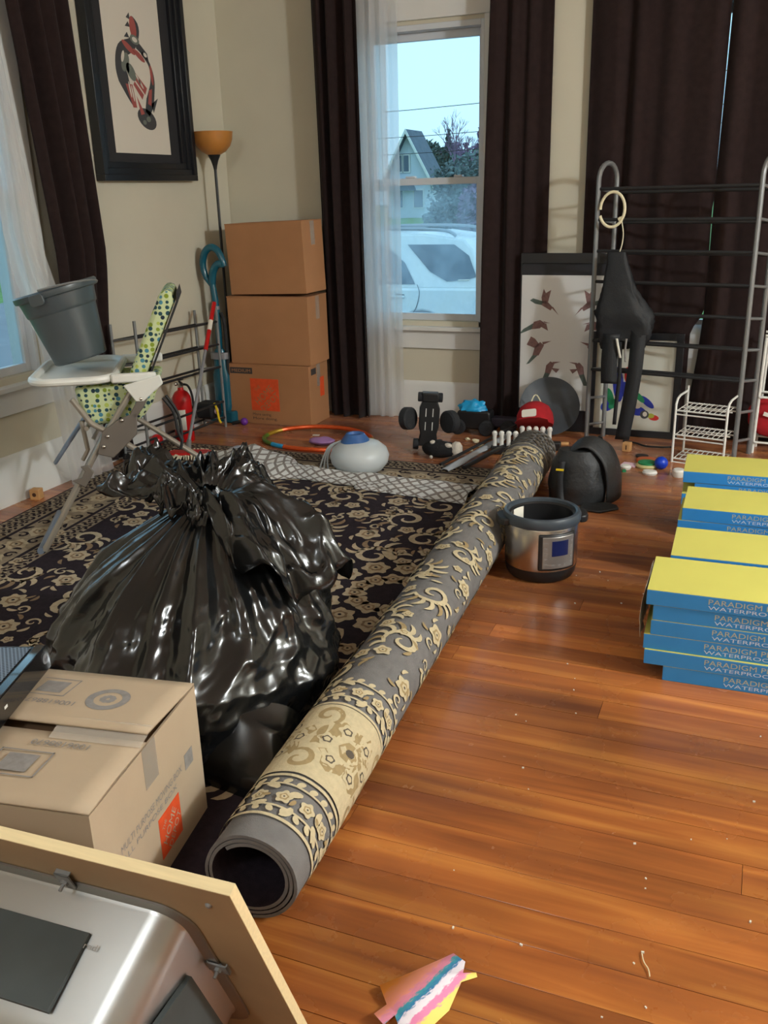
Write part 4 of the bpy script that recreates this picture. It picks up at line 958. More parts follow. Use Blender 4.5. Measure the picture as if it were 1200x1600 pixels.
for b in (0, .46):
    MB().tube([C(.015, b, .012), C(.30, b, .46), C(.47, b, .70)], .0125, 10).build('front_leg', M_taupe, t)
    MB().tube([C(.20, b + .0, .62), C(.26, b, .52), C(.32, b, .48), C(.92, b, .012)], .0115, 10).build('rear_leg', M_taupe, t)
    MB().prism([(.27, .40), (.33, .38), (.43, .47), (.44, .56), (.36, .53), (.30, .49)], (C(0, b - .016, 0), AA, (0, 0, 1), BB), -.006, .006).build('fold_bracket', M_tauped, t, bevel=.004)
    MB().prism([(.455, .62), (.50, .64), (.47, .58), (.43, .53), (.41, .55)], (C(0, b - .016, 0), AA, (0, 0, 1), BB), -.006, .006).build('upper_bracket', M_tauped, t, bevel=.004)
    for (a, z) in ((.32, .47), (.30, .43), (.46, .61), (.38, .53)): MB().sphere(C(a, b - .024, z), .008, 10, 6).build('rivet', M_chrome, t)
MB().tube([C(.0, -.01, .013), C(.0, .47, .013)], .014, 10).build('front_floor_bar', M_greyb, t); MB().tube([C(.93, -.01, .013), C(.93, .47, .013)], .014, 10).build('rear_floor_bar', M_greyb, t)
MB().tube([C(.24, .0, .5), C(.24, .46, .5)], .009, 8).build('cross_bar', M_taupe, t)
MB().prism([(.205, .66), (.53, .66), (.50, .58), (.45, .515), (.27, .50), (.23, .52)], (C(0, .03, 0), AA, (0, 0, 1), BB), 0, .40).build('seat', M_print, t, bevel=.02)
mb = MB().prism([(.40, .655), (.475, .66), (.62, .96), (.615, 1.005), (.58, 1.01), (.56, .985)], (C(0, .05, 0), AA, (0, 0, 1), BB), 0, .36); bk = mb.build('backrest', M_print, t, bevel=.025)
MB().prism([(.49, .66), (.635, .965), (.63, 1.0), (.625, .965), (.482, .66)], (C(0, .045, 0), AA, (0, 0, 1), BB), 0, .37).build('back_shell', M_blackm, bk, smooth=0)
tr = MB().prism(rrect(.06, .36, -.02, .48, .09, 8), (C(0, 0, 0), AA, BB, (0, 0, 1)), .675, .683).build('tray', M_white, t, bevel=.002)
P = rrect(.055, .365, -.025, .485, .09, 8); MB().tube([C(p[0], p[1], .692) for p in P], .016, 10, closed=True).build('tray_rim', M_white, tr)
for b in (0.0, .46): MB().box(C(.44, b, .690), (.17, .028, .036), rz(math.degrees(math.atan2(.53, .85)))).build('armrest', M_white, t, bevel=.008)
MB().prism([(.40, .665), (.54, .70), (.55, .665), (.47, .60), (.44, .60)], (C(0, -.028, 0), AA, (0, 0, 1), BB), 0, .012).build('side_shell', M_white, t, bevel=.004)
T2 = Matrix.Translation(C(.16, .23, .44)) @ Matrix.Rotation(math.atan2(.53, .85), 4, 'Z') @ Matrix.Rotation(R(-52), 4, 'Y')
MB(T2).bx(-.13, .11, -.13, .13, -.008, .008).build('footrest', M_greyb, t, bevel=.008)
for b in (.06, .40): MB().tube([C(.215, b, .52), C(.225, b, .40), C(.20, b, .36)], .009, 8).build('footrest_arm', M_taupe, t)
MB().prism([(.16, .30), (.21, .27), (.25, .33), (.23, .36), (.20, .355), (.215, .335), (.20, .31)], (C(0, -.02, 0), AA, (0, 0, 1), BB), -.005, .005).build('latch_hook', M_tauped, t, bevel=.003)
P = smooth_path([C(.54, .02, .60), C(.575, .02, .54), C(.585, .02, .46), C(.60, .02, .42)], 4); MB().tube(P, .007, 6).build('strap', M_blackm, t)
P = smooth_path([C(.55, .06, .60), C(.59, .06, .52), C(.595, .05, .42), C(.585, .05, .38)], 4); MB().tube(P, .007, 6).build('strap', M_blackm, t)

bc = C(.205, .25, .712)
Mt = Matrix.Rotation(R(-14), 3, Vector((-.38, .925, 0))) 
t = thing('bucket', 'dark grey plastic bucket tilted on the white high chair tray', 'bucket', tuple(bc))
M_bkt = mat('charcoal_plastic', srgb(72, 80, 84), .35)
sh = bc + Vector((.012, .008, .022))
MB().lathe([(0, 0), (.10, 0), (.106, .006), (.134, .20), (.139, .205), (.141, .212), (.150, .262), (.163, .266), (.166, .274), (.166, .287), (.16, .293), (.150, .290), (.139, .24), (.128, .19), (.100, .012), (0, .012)], sh, 40, M=Mt).build('pail', M_bkt, t)
MB().tube([sh + Mt @ Vector((.165 * math.cos(R(a)), .165 * math.sin(R(a)), .278 - .02 * math.sin(R(a - 20)))) for a in range(-70, 111, 12)], .0045, 8).build('bail_handle', M_greym, t)
MB().prism(rrect(-.03, .03, -.045, .0, .014), (sh + Mt @ Vector((.163 * math.cos(R(-75)), .163 * math.sin(R(-75)), .288)), Mt @ Vector((math.cos(R(15)), math.sin(R(15)), 0)), Mt @ Vector((0, 0, 1)), Mt @ Vector((math.cos(R(-75)), math.sin(R(-75)), 0))), 0, .012).build('handle_ear', M_bkt, t, bevel=.003)
def rag(u, v):
    a = 2 * math.pi * u; r = .125 * v * (1 + .06 * math.sin(5 * a)); X = Vector((u * 5, v * 3, 0))
    return sh + Mt @ Vector((r * math.cos(a), r * math.sin(a), .235 + .05 * (1 - v) + .03 * N3(3 * math.cos(a), 3 * math.sin(a), v * 2) + .03 * max(0, math.cos(a - 1)) * v))
tag(MB().grid(rag, 40, 10, cu=True).build('red_rag', M_redf, smooth=180, solid=.003), 'red cleaning rag stuffed in the grey bucket', 'rag')

# ================================================================== PICTURES
def picture(name, label, cat, T, w, h, fw, ft, matw, m_frame, m_mat, m_paper, steps=1):
    """local x right, y up, z toward viewer, origin lower left"""
    t = thing(name, label, cat, tuple(T.translation))
    for k in range(steps):
        i0 = fw * k / steps; i1 = fw * (k + 1) / steps; th = ft - k * ft * .28
        mb = MB(T); mb.bx(i0, w - i0, i0, i1, 0, th).bx(i0, w - i0, h - i1, h - i0, 0, th).bx(i0, i1, i1, h - i1, 0, th).bx(w - i1, w - i0, i1, h - i1, 0, th); mb.build('frame', m_frame, t, bevel=.002)
    MB(T).bx(fw, w - fw, fw, h - fw, 0, .004).build('mat_board', m_mat, t, smooth=0)
    x0, x1, y0, y1 = fw + matw[0], w - fw - matw[0], fw + matw[1], h - fw - matw[1]
    MB(T).bx(x0, x1, y0, y1, .004, .0046).build('print_paper', m_paper, t, smooth=0)
    return t, (x0, x1, y0, y1)
def ell(cx, cy, rx, ry, a=0, n=20): return [(cx + rx * math.cos(2 * math.pi * i / n) * math.cos(a) - ry * math.sin(2 * math.pi * i / n) * math.sin(a), cy + rx * math.cos(2 * math.pi * i / n) * math.sin(a) + ry * math.sin(2 * math.pi * i / n) * math.cos(a)) for i in range(n)]
def inkshape(T, polys, name, m, par, z):
    mb = MB(T)
    for p in polys: mb.add([(q[0], q[1], z) for q in p], [tuple(range(len(p)))])
    o = mb.build(name, m, par, smooth=0); o['kind'] = 'stuff'; return o
# framed salmon print on the left wall: local x along +y, y up, z into room
Tl = Matrix(((0, 0, 1, XL + .004), (1, 0, 0, 4.035), (0, 1, 0, 1.44), (0, 0, 0, 1)))
M_bframe = mat('black_satin_frame', (.012, .013, .016), .3); M_bmat = mat('black_mat_board', (.02, .02, .023), .75)
M_paper = mat('print_paper', srgb(214, 206, 192), .8); M_inkr = mat('print_red', srgb(160, 82, 76), .8); M_inkk = mat('print_black', srgb(66, 66, 68), .8); M_inkgr = mat('print_grey_green', srgb(110, 116, 106), .8)
t, (x0, x1, y0, y1) = picture('framed_salmon_print', 'large black framed print of red and black fish on left wall', 'picture', Tl, .855, 1.13, .095, .055, (.085, .045), M_bframe, M_bmat, M_paper, 3)
cx, cy = (x0 + x1) / 2, (y0 + y1) / 2
def sp(u, v): return (cx - .005 + u * .42, cy - .025 + v * .43)
def strip(pts, ws):
    return [q[0] for q in ribbon([tuple(p)[:2] for p in smooth_path([(*sp(*p), 0) for p in pts], 6)], lambda tt: lerp_tab(ws, tt))]
inkshape(Tl, strip([(.02, .62), (.08, .48), (-.02, .32), (-.24, .22), (-.30, .02), (-.22, -.18), (-.12, -.36)], [(0, .015), (.12, .065), (.3, .06), (.5, .08), (.75, .09), (1, .02)]) + strip([(.16, .24), (.30, .12), (.34, -.06), (.26, -.28), (.16, -.46)], [(0, .02), (.3, .02), (.6, .045), (.8, .07), (1, .04)])
         + [ell(*sp(.14, -.52), .085, .05, -.3), [sp(.26, -.34), sp(.42, -.26), sp(.30, -.44)], [sp(.05, .28), sp(.30, .15), sp(.28, .24), sp(.1, .36)], [sp(-.02, .66), sp(-.09, .60), sp(-.01, .58)], [sp(-.06, .56), sp(-.13, .50), sp(-.02, .50)], [sp(-.1, .44), sp(-.17, .38), sp(-.06, .38)]], 'black_ink', M_inkk, t, .005)
inkshape(Tl, [ell(*sp(.03, .50), .028, .055, .1), ell(*sp(-.1, .27), .06, .016, -.5), ell(*sp(.1, .20), .055, .015, -.5), [sp(-.02, .0), sp(.20, -.16), sp(.15, -.24), sp(-.06, -.06)], [sp(-.05, -.1), sp(.12, -.24), sp(.08, -.30), sp(-.08, -.14)], [sp(-.24, -.14), sp(-.10, -.14), sp(-.05, -.40), sp(-.13, -.40)], [sp(.24, -.18), sp(.31, -.16), sp(.26, -.36), sp(.19, -.34)], ell(*sp(.33, 0), .012, .05, .1), [sp(-.04, -.26), sp(.1, -.46), sp(.02, -.48)]], 'red_ink', M_inkr, t, .0054)
inkshape(Tl, [ell(*sp(-.2, .1), .03, .05, -.5), ell(*sp(-.1, .0), .03, .05, .7), ell(*sp(.04, .37), .04, .022, -.2), ell(*sp(.17, -.52), .02, .014), ell(*sp(.08, -.56), .016, .012), ell(*sp(-.16, .03), .012, .02)], 'grey_ink', M_inkgr, t, .0057)
inkshape(Tl, [ell(*sp(.04, .37), .022, .012, -.2), ell(*sp(-.24, .16), .012, .03, -.4), ell(*sp(.23, .22), .016, .01, -.4), ell(*sp(-.16, -.2), .006, .04, .2), ell(*sp(-.11, -.24), .006, .04, .2), ell(*sp(.08, -.12), .006, .03, .7), ell(*sp(.03, -.07), .006, .03, .7)], 'bare_paper_detail', M_paper, t, .006)

def lean(x0, x1, yb, yt, z0, h):
    ang = math.atan2(yt - yb, h); c_, s_ = math.cos(ang), math.sin(ang)
    return Matrix(((1, 0, 0, x0), (0, s_, -c_, yb), (0, c_, s_, z0), (0, 0, 0, 1)))
Th = lean(-1.272, -.737, 5.215, 5.225, .0, 1.005); hw, hh = .535, 1.005
t = thing('hummingbird_print', 'leaning print of paired hummingbirds on white paper in black frame', 'picture', tuple(Th.translation))
mb = MB(Th).bx(0, hw, 0, .125, 0, .012).build('frame', M_bframe, t, bevel=.001); MB(Th).bx(0, hw, hh - .055, hh, 0, .014).build('frame', M_bframe, t, bevel=.001)
MB(Th).bx(0, .006, .125, hh - .055, 0, .012).build('frame', M_bframe, t, smooth=0); MB(Th).bx(hw - .006, hw, .125, hh - .055, 0, .012).build('frame', M_bframe, t, smooth=0)
MB(Th).bx(.006, hw - .006, .125, hh - .055, 0, .003).build('mat_board', M_bmat, t, smooth=0)
MB(Th).bx(.006, hw - .006, .125, .885, .003, .0036).build('print_paper', mat('cool_white_paper', srgb(214, 212, 208), .7), t, smooth=0)
M_hb = mat('hummingbird_brown', srgb(128, 96, 92), .8, var=.2, vs=80); M_hg = mat('hummingbird_green', srgb(88, 100, 92), .8, var=.2, vs=80)
def hbird(cx, cy, s, mir, kind):
    f = lambda x, y: (cx + mir * x * s, cy + y * s)
    g = lambda pts: [f(*p) for p in (pts if mir > 0 else pts[::-1])]
    if kind == 0: return [g([(-.1, .05), (.35, -.2), (.45, -.05), (.1, .3)]), g([(-.05, .1), (.2, .1), (.35, .75), (.1, .6), (0, .8), (-.1, .4)]), g([(.42, -.1), (.75, -.42), (.46, -.02)])], [g([(-.1, .05), (.05, .2), (-.5, .35), (-.65, .25), (-.4, .1)])]
    if kind == 1: return [g([(-.2, -.1), (.2, -.05), (.45, .2), (.2, .35), (-.1, .25)]), g([(.1, .1), (.6, -.15), (.5, .2)]), g([(.35, .3), (.7, .2), (.42, .22)])], [g([(-.2, -.1), (-.1, .2), (-.6, -.1), (-.8, -.35)])]
    if kind == 2: return [g([(-.2, -.3), (.1, -.3), (.35, .2), (.15, .35), (-.1, .1)]), g([(-.1, .05), (.15, .2), (-.1, .5), (-.3, .6), (-.5, .2)]), g([(.25, .35), (.7, .42), (.3, .22)])], [g([(-.2, -.3), (.05, -.3), (-.35, -.7), (-.5, -.75)])]
    return [g([(-.15, -.15), (.1, -.2), (.3, .3), (.1, .4), (-.1, .2)]), g([(.1, .1), (.55, .05), (.4, -.15)]), g([(.2, .38), (.6, .4), (.25, .28)])], [g([(-.15, -.15), (.1, -.2), (-.15, -.7), (-.35, -.7)])]
for i, (zc, dx) in enumerate(((.715, .135), (.595, .175), (.47, .165), (.355, .095))):
    for mir in (1, -1):
        a, b = hbird(hw / 2 - mir * dx, zc, .12, mir, i)
        o1 = inkshape(Th, a, 'bird_print', M_hb, t, .0040); inkshape(Th, b, 'bird_tail_print', M_hg, o1, .0040)
Tq = lean(-.860, -.357, 5.195, 5.20, .0, .585)
t, (x0, x1, y0, y1) = picture('framed_bird_print', 'small black framed print of one colourful bird behind tall rack', 'picture', Tq, .503, .585, .038, .016, (0, 0), M_bframe, M_bmat, mat('ivory_paper', srgb(205, 204, 190), .7))
q = lambda u, v: (x0 + u * (x1 - x0), y0 + v * (y1 - y0))
def qe(u, v, a, b, r=0): return ell(*q(u, v), a, b, r)
inkshape(Tq, [qe(.18, .26, .045, .03, .6), qe(.55, .22, .055, .028, -.2), qe(.68, .32, .05, .018, -.7), qe(.40, .42, .02, .06, .2), qe(.3, .5, .03, .1, .1)], 'blue_ink', M_navy, t, .0050)
inkshape(Tq, [qe(.25, .28, .035, .02, .9), qe(.58, .37, .04, .015, -.8), qe(.2, .36, .02, .05, .3)], 'green_ink', M_green, t, .0053)
inkshape(Tq, [qe(.42, .27, .022, .05, .2), qe(.78, .15, .028, .016, -.1), qe(.42, .6, .02, .05, .1)], 'red_ink', mat('print_bright_red', srgb(200, 50, 40), .8), t, .0056)
inkshape(Tq, [qe(.66, .18, .024, .024)], 'black_ink', M_inkk, t, .0059); inkshape(Tq, [qe(.665, .185, .012, .014), qe(.56, .27, .02, .014), qe(.425, .25, .008, .02)], 'bare_paper_detail', M_paper, t, .0062); inkshape(Tq, [qe(.74, .17, .02, .014)], 'yellow_ink', mat('print_ochre', srgb(170, 170, 60), .8), t, .0058)

# ================================================================== TALL RACK AND THINGS ON IT
A_, B_, D_ = Vector((-.825, 4.995, 0)), Vector((-.045, 4.84, 0)), Vector((.068, .155, 0))
tr_ = shoe_rack('shoe_rack', 'tall grey metal shoe rack with black bars before right curtains', A_, B_, D_, 1.46, [1.335, 1.185, 1.03, .875, .72, .565, .41], rp=.0125, rb=.0085, low=[.25, .10])
MB().box((-.80, 4.99, .012), (.10, .022, .02), rz(35)).build('foot', M_greym, tr_, bevel=.004)
MB().lathe([(0, -.01), (.017, -.01), (.017, .01), (0, .01)], (-.755, 5.02, .017), 14, M=Matrix.Rotation(R(90), 3, 'X')).build('castor', M_black, tr_)
# cream cable coil hooked on the rack
P = [Vector((-.745 + .062 * math.cos(R(a)), 4.965 + .012 * math.sin(R(a * .5)), 1.235 + .085 * math.sin(R(a)))) for a in range(-160, 190, 10)]
t = thing('cable_coil', 'cream cable coiled over the upper left end of tall rack', 'cable', (-.745, 5.0, 1.15))
MB().tube(P, .0075, 8).build('coil', M_cream, t); MB().box((-.70, 4.965, 1.19), (.03, .012, .02), Matrix.Rotation(R(-25), 3, 'Y')).build('plug', M_cream, t, bevel=.004)
MB().tube(smooth_path([(-.695, 4.965, 1.18), (-.683, 4.96, 1.12), (-.684, 4.95, 1.07), (-.692, 4.94, 1.03)], 4), .003, 6).build('cord', M_cream, t)
# black bag with straps
def sack(u, v):
    a = 2 * math.pi * u; z = 1.03 - .47 * v; q = lambda c_: math.copysign(abs(c_) ** .6, c_)
    w = lerp_tab([(0, .045), (.12, .052), (.4, .085), (.72, .132), (.86, .132), (1, .10)], v); d = lerp_tab([(0, .012), (.3, .022), (.7, .032), (1, .018)], v)
    cx = lerp_tab([(0, -.703), (.5, -.672), (.75, -.642), (1, -.65)], v); cy = 4.905
    k = 1 + (.22 * N3(2 * math.cos(a), 2 * math.sin(a), v * 4) + .14 * ridge(N3(4 * math.cos(a), 4 * math.sin(a), v * 9))) * (.2 + v)
    return Vector((cx + w * k * q(math.cos(a)), cy + d * k * q(math.sin(a)), z + .025 * math.sin(3 * a) * v))
t = thing('carrier_bag', 'black nylon carrier with dangling straps hung on the tall rack', 'bag', (-.66, 4.93, .43))
MB().grid(sack, 40, 30, cu=True).build('pouch', M_nylon, t, smooth=180)
def strap(name, P, w, m):
    P = smooth_path(P, 5); mb = MB(); L_ = []
    for p in P: L_ += [p + Vector((-w / 2, 0, 0)), p + Vector((w / 2, 0, 0))]
    mb.add(L_, [(2 * i, 2 * i + 1, 2 * i + 3, 2 * i + 2) for i in range(len(P) - 1)]); return mb.build(name, m, t, solid=.003)
strap('strap', [(-.565, 4.885, .66), (-.57, 4.872, .45), (-.59, 4.872, .25), (-.615, 4.872, .06)], .075, M_nylon)
strap('strap', [(-.655, 4.88, .58), (-.648, 4.872, .4), (-.655, 4.872, .28), (-.66, 4.872, .14)], .02, M_nylon)
strap('strap', [(-.70, 4.88, .62), (-.705, 4.872, .48), (-.70, 4.872, .36)], .085, M_nylon)
strap('edge_binding', [(-.672, 4.864, .60), (-.66, 4.862, .55), (-.648, 4.862, .50)], .012, M_paperw); strap('edge_binding', [(-.622, 4.864, .60), (-.625, 4.862, .54), (-.62, 4.862, .48)], .010, M_inkg)

# white wire shelf below the bars
def wire_shelf():
    o = Vector((-.34, 4.73, 0)); ex = Vector((.972, -.235, 0)); ey = Vector((.20, .98, 0)) 
    W_, D2, t = .255, .20, thing('wire_shelf', 'white coated wire shelf rack standing below tall rack bars', 'shelf', tuple(o))
    Z = Vector((0, 0, 1)); P = lambda a, b, z: o + ex * a + ey * b + Z * z
    for a in (0, W_):
        MB().tube([P(a, 0, 0), P(a, 0, .30), P(a, .02, .325), P(a, .06, .335), P(a, D2, .335)], .006, 8).build('side_frame', M_white, t); MB().tube([P(a, D2, 0), P(a, D2, .36)], .0055, 8).build('side_frame', M_white, t)
    for z in (.27, .145, .02):
        sh = MB()
        for b in (0, D2): sh.tube([P(0, b, z), P(W_, b, z)], .0045, 6).tube([P(0, b, z - .02), P(W_, b, z - .02)], .004, 6)
        sh.tube([P(0, D2 / 2, z - .005), P(W_, D2 / 2, z - .005)], .004, 6)
        sh = sh.build('tier', M_white, t)
        for i in range(10): MB().tube([P(W_ * (i + .5) / 10, 0, z + .004), P(W_ * (i + .5) / 10, D2, z + .004)], .0022, 5).build('wire', M_white, sh)
wire_shelf()
t = thing('white_rack', 'tall white wire rack cut off by the right edge', 'rack', (.15, 5.03, 0))
for (x, y) in ((.04, 5.02), (.30, 5.0), (.055, 5.16), (.31, 5.14)): MB().tube([(x, y, 0), (x + .01, y, .62)], .008, 8).build('post', M_white, t)
for z in (.615, .30, .06):
    for y in (5.01, 5.15): MB().tube([(.045, y, z), (.31, y - .02, z)], .006, 8).build('rail', M_white, t)
def cushion(u, v):
    a = 2 * math.pi * u; p = math.pi * v
    r = Vector((.15 * math.sin(p) * math.cos(a), .035 * math.sin(p) * math.sin(a), -.115 * math.cos(p)))
    k = 1 + .16 * N3(r.x * 14, r.y * 14, r.z * 14)
    return Vector((.15, 5.09, .185)) + r * k
t = thing('red_jersey', 'crumpled red cloth with white lettering inside the white rack', 'cloth', (.15, 5.09, .06))
MB().grid(cushion, 40, 24, cu=True).build('cloth', M_redf, t, smooth=180); 
MB().box((.10, 5.047, .20), (.05, .004, .02), Matrix.Rotation(R(15), 3, 'Y')).build('white_print', M_paperw, t, smooth=0); MB().box((.15, 5.044, .17), (.03, .004, .025), Matrix.Rotation(R(10), 3, 'Y')).build('blue_print', M_navy, t, smooth=0)

# ================================================================== FLOOR TOYS AND CLUTTER
# hula hoop
t = thing('hula_hoop', 'orange and green taped hula hoop lying behind the white humidifier', 'hoop', (-2.29, 4.56, 0))
for k, (a0, a1, m_) in enumerate(((20, 150, 'o'), (150, 178, 'y'), (178, 232, 'g'), (232, 250, 'b'), (250, 330, 'o'), (330, 380, 'y'))):
    m_ = {'o': mat('orange_foil', srgb(222, 92, 40), .3, metal=.4), 'y': mat('gold_foil', srgb(176, 140, 40), .35, metal=.4), 'g': mat('green_foil', srgb(96, 140, 50), .35, metal=.3), 'b': M_blueg}[m_]
    P = [Vector((-2.29 + .315 * math.cos(R(a)) * 1.05, 4.575 + .215 * math.sin(R(a)), .013 + .02 * max(0, math.sin(R(a))))) for a in np.linspace(a0, a1, max(4, int((a1 - a0) / 5)))]
    MB().tube(P, .0125, 10).build('tape_section', m_, t)
# toy bag inside hoop
def blob(name, label, cat, c, r, m, amp=.25, fr=9, flat=.0):
    c = Vector(c); mb = MB()
    def fn(u, v):
        a = 2 * math.pi * u; p = math.pi * v; d = Vector((math.sin(p) * math.cos(a), math.sin(p) * math.sin(a), -math.cos(p)))
        k = 1 + amp * noise.noise(d * 1.7 + c * fr)
        q = Vector((d.x * r[0] * k, d.y * r[1] * k, d.z * r[2] * k)); q.z = max(q.z, -r[2] * .92)
        return c + q
    o = mb.grid(fn, 24, 14, cu=True).build(name, m, smooth=180); return tag(o, label, cat)
blob('toy_packet', 'crumpled lilac toy packet lying inside the hula hoop', 'packet', (-2.235, 4.52, .022), (.075, .05, .022), M_violet)
tag(MB().box((-2.36, 4.70, .002), (.04, .02, .003), rz(10)).build('paper_scrap', M_paperw), 'tiny white paper scrap inside the hula hoop', 'scrap')
# humidifier
hc = Vector((-1.80, 4.06, RT))
t = thing('humidifier', 'white egg shaped humidifier with blue cap resting on rug', 'humidifier', tuple(hc))
M_milk = mat('milky_plastic', srgb(196, 202, 204), .35)
MB().lathe([(0, .0), (.075, .0), (.115, .02), (.143, .055), (.150, .09), (.138, .125), (.105, .152), (.068, .166), (.0, .168)], hc, 40).build('tank', M_milk, t)
MB().lathe([(.075, .160), (.066, .175), (.05, .195), (.046, .202), (.036, .202), (.03, .19), (0, .19)], hc + Vector((-.02, 0, 0)), 32).build('cap', mat('denim_blue_plastic', srgb(58, 98, 156), .4), t)
for i in range(3):
    P = smooth_path([hc + Vector(q) for q in ((-.09, -.02, .163), (-.14 - i * .008, -.02, .13), (-.165 - i * .012, -.03, .07), (-.16 - i * .02, -.04 - i * .01, .012), (-.13 - i * .03, -.10 - i * .01, .008))], 5)
    MB().tube(P, .0045, 6).build('cord', M_milk, t)
# patterned cloth
def mat_ogee():
    m = mat('ogee_print_cloth', (.6, .6, .58), .9); nt = m.node_tree; n = nt.nodes; L = nt.links.new; b = n['Principled BSDF']
    tc = n.new('ShaderNodeTexCoord'); sp_ = n.new('ShaderNodeSeparateXYZ'); L(tc.outputs['UV'], sp_.inputs[0])
    def ma(op, a, b_=None):
        k = n.new('ShaderNodeMath'); k.operation = op
        for i, v in enumerate((a, b_)):
            if v is None: continue
            if isinstance(v, (int, float)): k.inputs[i].default_value = v
            else: L(v, k.inputs[i])
        return k.outputs[0]
    A = ma('ADD', sp_.outputs[0], sp_.outputs[1]); B = ma('SUBTRACT', sp_.outputs[0], sp_.outputs[1])
    f = lambda q: ma('ABSOLUTE', ma('SUBTRACT', ma('FRACT', q), .5))
    mx = ma('MAXIMUM', f(A), f(B)); g = ma('GREATER_THAN', mx, .355)
    mix = n.new('ShaderNodeMix'); mix.data_type = 'RGBA'; L(g, mix.inputs[0]); mix.inputs[6].default_value = (*srgb(205, 205, 202), 1); mix.inputs[7].default_value = (*srgb(128, 120, 114), 1); L(mix.outputs[2], b.inputs['Base Color']); return m
M_ogee = mat_ogee()
cen = [(-2.70, 4.02), (-2.45, 4.0), (-2.2, 3.93), (-1.98, 3.90), (-1.7, 3.90), (-1.42, 3.86), (-1.13, 3.83)]
wid = [(0, .05), (.12, .14), (.3, .17), (.44, .06), (.5, .055), (.7, .085), (.9, .10), (1, .11)]
hgt = [(0, .03), (.1, .05), (.2, .10), (.3, .07), (.45, .05), (.6, .045), (.8, .04), (1, .045)]
cpath = smooth_path([(*p, 0) for p in cen], 12)
def cloth(u, v):
    i = min(len(cpath) - 1, u * (len(cpath) - 1)); k = int(i); p = cpath[k].lerp(cpath[min(k + 1, len(cpath) - 1)], i - k)
    tg = (cpath[min(k + 1, len(cpath) - 1)] - cpath[max(k - 1, 0)]).normalized(); nr = Vector((-tg.y, tg.x, 0))
    w, h = lerp_tab(wid, u), lerp_tab(hgt, u); a = math.pi * v
    f = .3 * N3(u * 14, v * 5, 2) + .35 * math.sin(v * 16 + u * 9) * .35
    z = RT + .003 + max(0, math.sin(a)) * h * (1 + f)
    return p + nr * (w * math.cos(a) * (1 + .1 * N3(u * 20, v * 3, 5))) + Vector((0, 0, z))
ob = MB().grid(cloth, 120, 30, uv=lambda u, v: (u * 27, v * 5.5)).build('patterned_cloth', M_ogee, smooth=180, solid=.002)
tag(ob, 'grey and white ogee patterned cloth strip strewn across the rug', 'cloth')
def tail(u, v):
    p = Vector((-1.72, 3.80, 0)).lerp(Vector((-1.19, 3.75, 0)), u); w = .02 + .05 * u
    return p + Vector((0.02, .06, 0)) * (v - .2) * (.4 + u) + Vector((0, 0, RT + .004 + .018 * v * (1 - u * .5) + .004 * N3(u * 9, v * 4, 1)))
tag(MB().grid(tail, 40, 6, uv=lambda u, v: (u * 11, v * 1.3)).build('cloth_offcut', M_ogee, smooth=180, solid=.002), 'thin loose strip of patterned cloth before the longer piece', 'cloth')
tag(MB().grid(lambda u, v: Vector((-2.66 + .2 * u, 4.10 + .06 * v, RT + .006 + .05 * math.sin(3 * u) * v)), 12, 6).build('pale_cloth', mat('pale_blue_cloth', srgb(176, 182, 196), .9), smooth=180, solid=.002), 'pale blue cloth corner beside the mop head', 'cloth')

def wheel(mb_c, axis, r, w, parent, hub=True):
    ax = Vector(axis).normalized(); M3 = ax.to_track_quat('Z', 'Y').to_matrix()
    o = MB().lathe([(r * .45, -w / 2), (r * .85, -w / 2), (r, -w * .36), (r * 1.0, w * .36), (r * .85, w / 2), (r * .45, w / 2)], mb_c, 20, M=M3).build('tyre', M_rubber, parent)
    if hub: MB().lathe([(0, -w * .42), (r * .46, -w * .42), (r * .46, w * .42), (0, w * .42)], mb_c, 14, M=M3).build('hub', M_black, o)
# stunt car standing on its tail
sc = Vector((-1.62, 4.575, 0)); sx = Vector((.93, .36, 0)); 
t = thing('stunt_car_toy', 'black toy stunt car standing upright on its tail near window', 'toy car', tuple(sc))
T2 = Matrix(((sx.x, -sx.y, 0, sc.x), (sx.y, sx.x, 0, sc.y), (0, 0, 1, 0), (0, 0, 0, 1))) @ Matrix.Rotation(R(4), 4, 'Y')
MB(T2).prism([(-.055, .03), (.055, .03), (.045, .10), (.055, .14), (.055, .24), (.04, .28), (-.04, .28), (-.055, .24), (-.055, .14), (-.045, .10)], ((0, 0, 0), (1, 0, 0), (0, 0, 1), (0, -1, 0)), -.02, .025).build('chassis', M_black, t, bevel=.005)
MB(T2).bx(-.045, .045, -.03, .03, .275, .325).build('front_bumper', M_black, t, bevel=.006)
for x in (-.02, .018):
    for (z0, z1) in ((.12, .165), (.195, .24)): MB(T2).bx(x - .002, x + .002, -.0262, -.025, z0, z1).build('rail_mark', M_white, t, smooth=0)
for (x, z, r, w) in ((-.065, .035, .03, .03), (.065, .035, .03, .03), (-.055, .298, .026, .024), (.055, .298, .026, .024)): wheel(T2 @ Vector((x, 0, z)), T2.to_3x3() @ Vector((1, 0, 0)), r, w, t)
wheel(T2 @ Vector((-.115, 0, .175)), T2.to_3x3() @ Vector((.75, -.6, .15)), .062, .05, t); wheel(T2 @ Vector((.115, .01, .165)), T2.to_3x3() @ Vector((.75, .65, 0)), .062, .05, t)
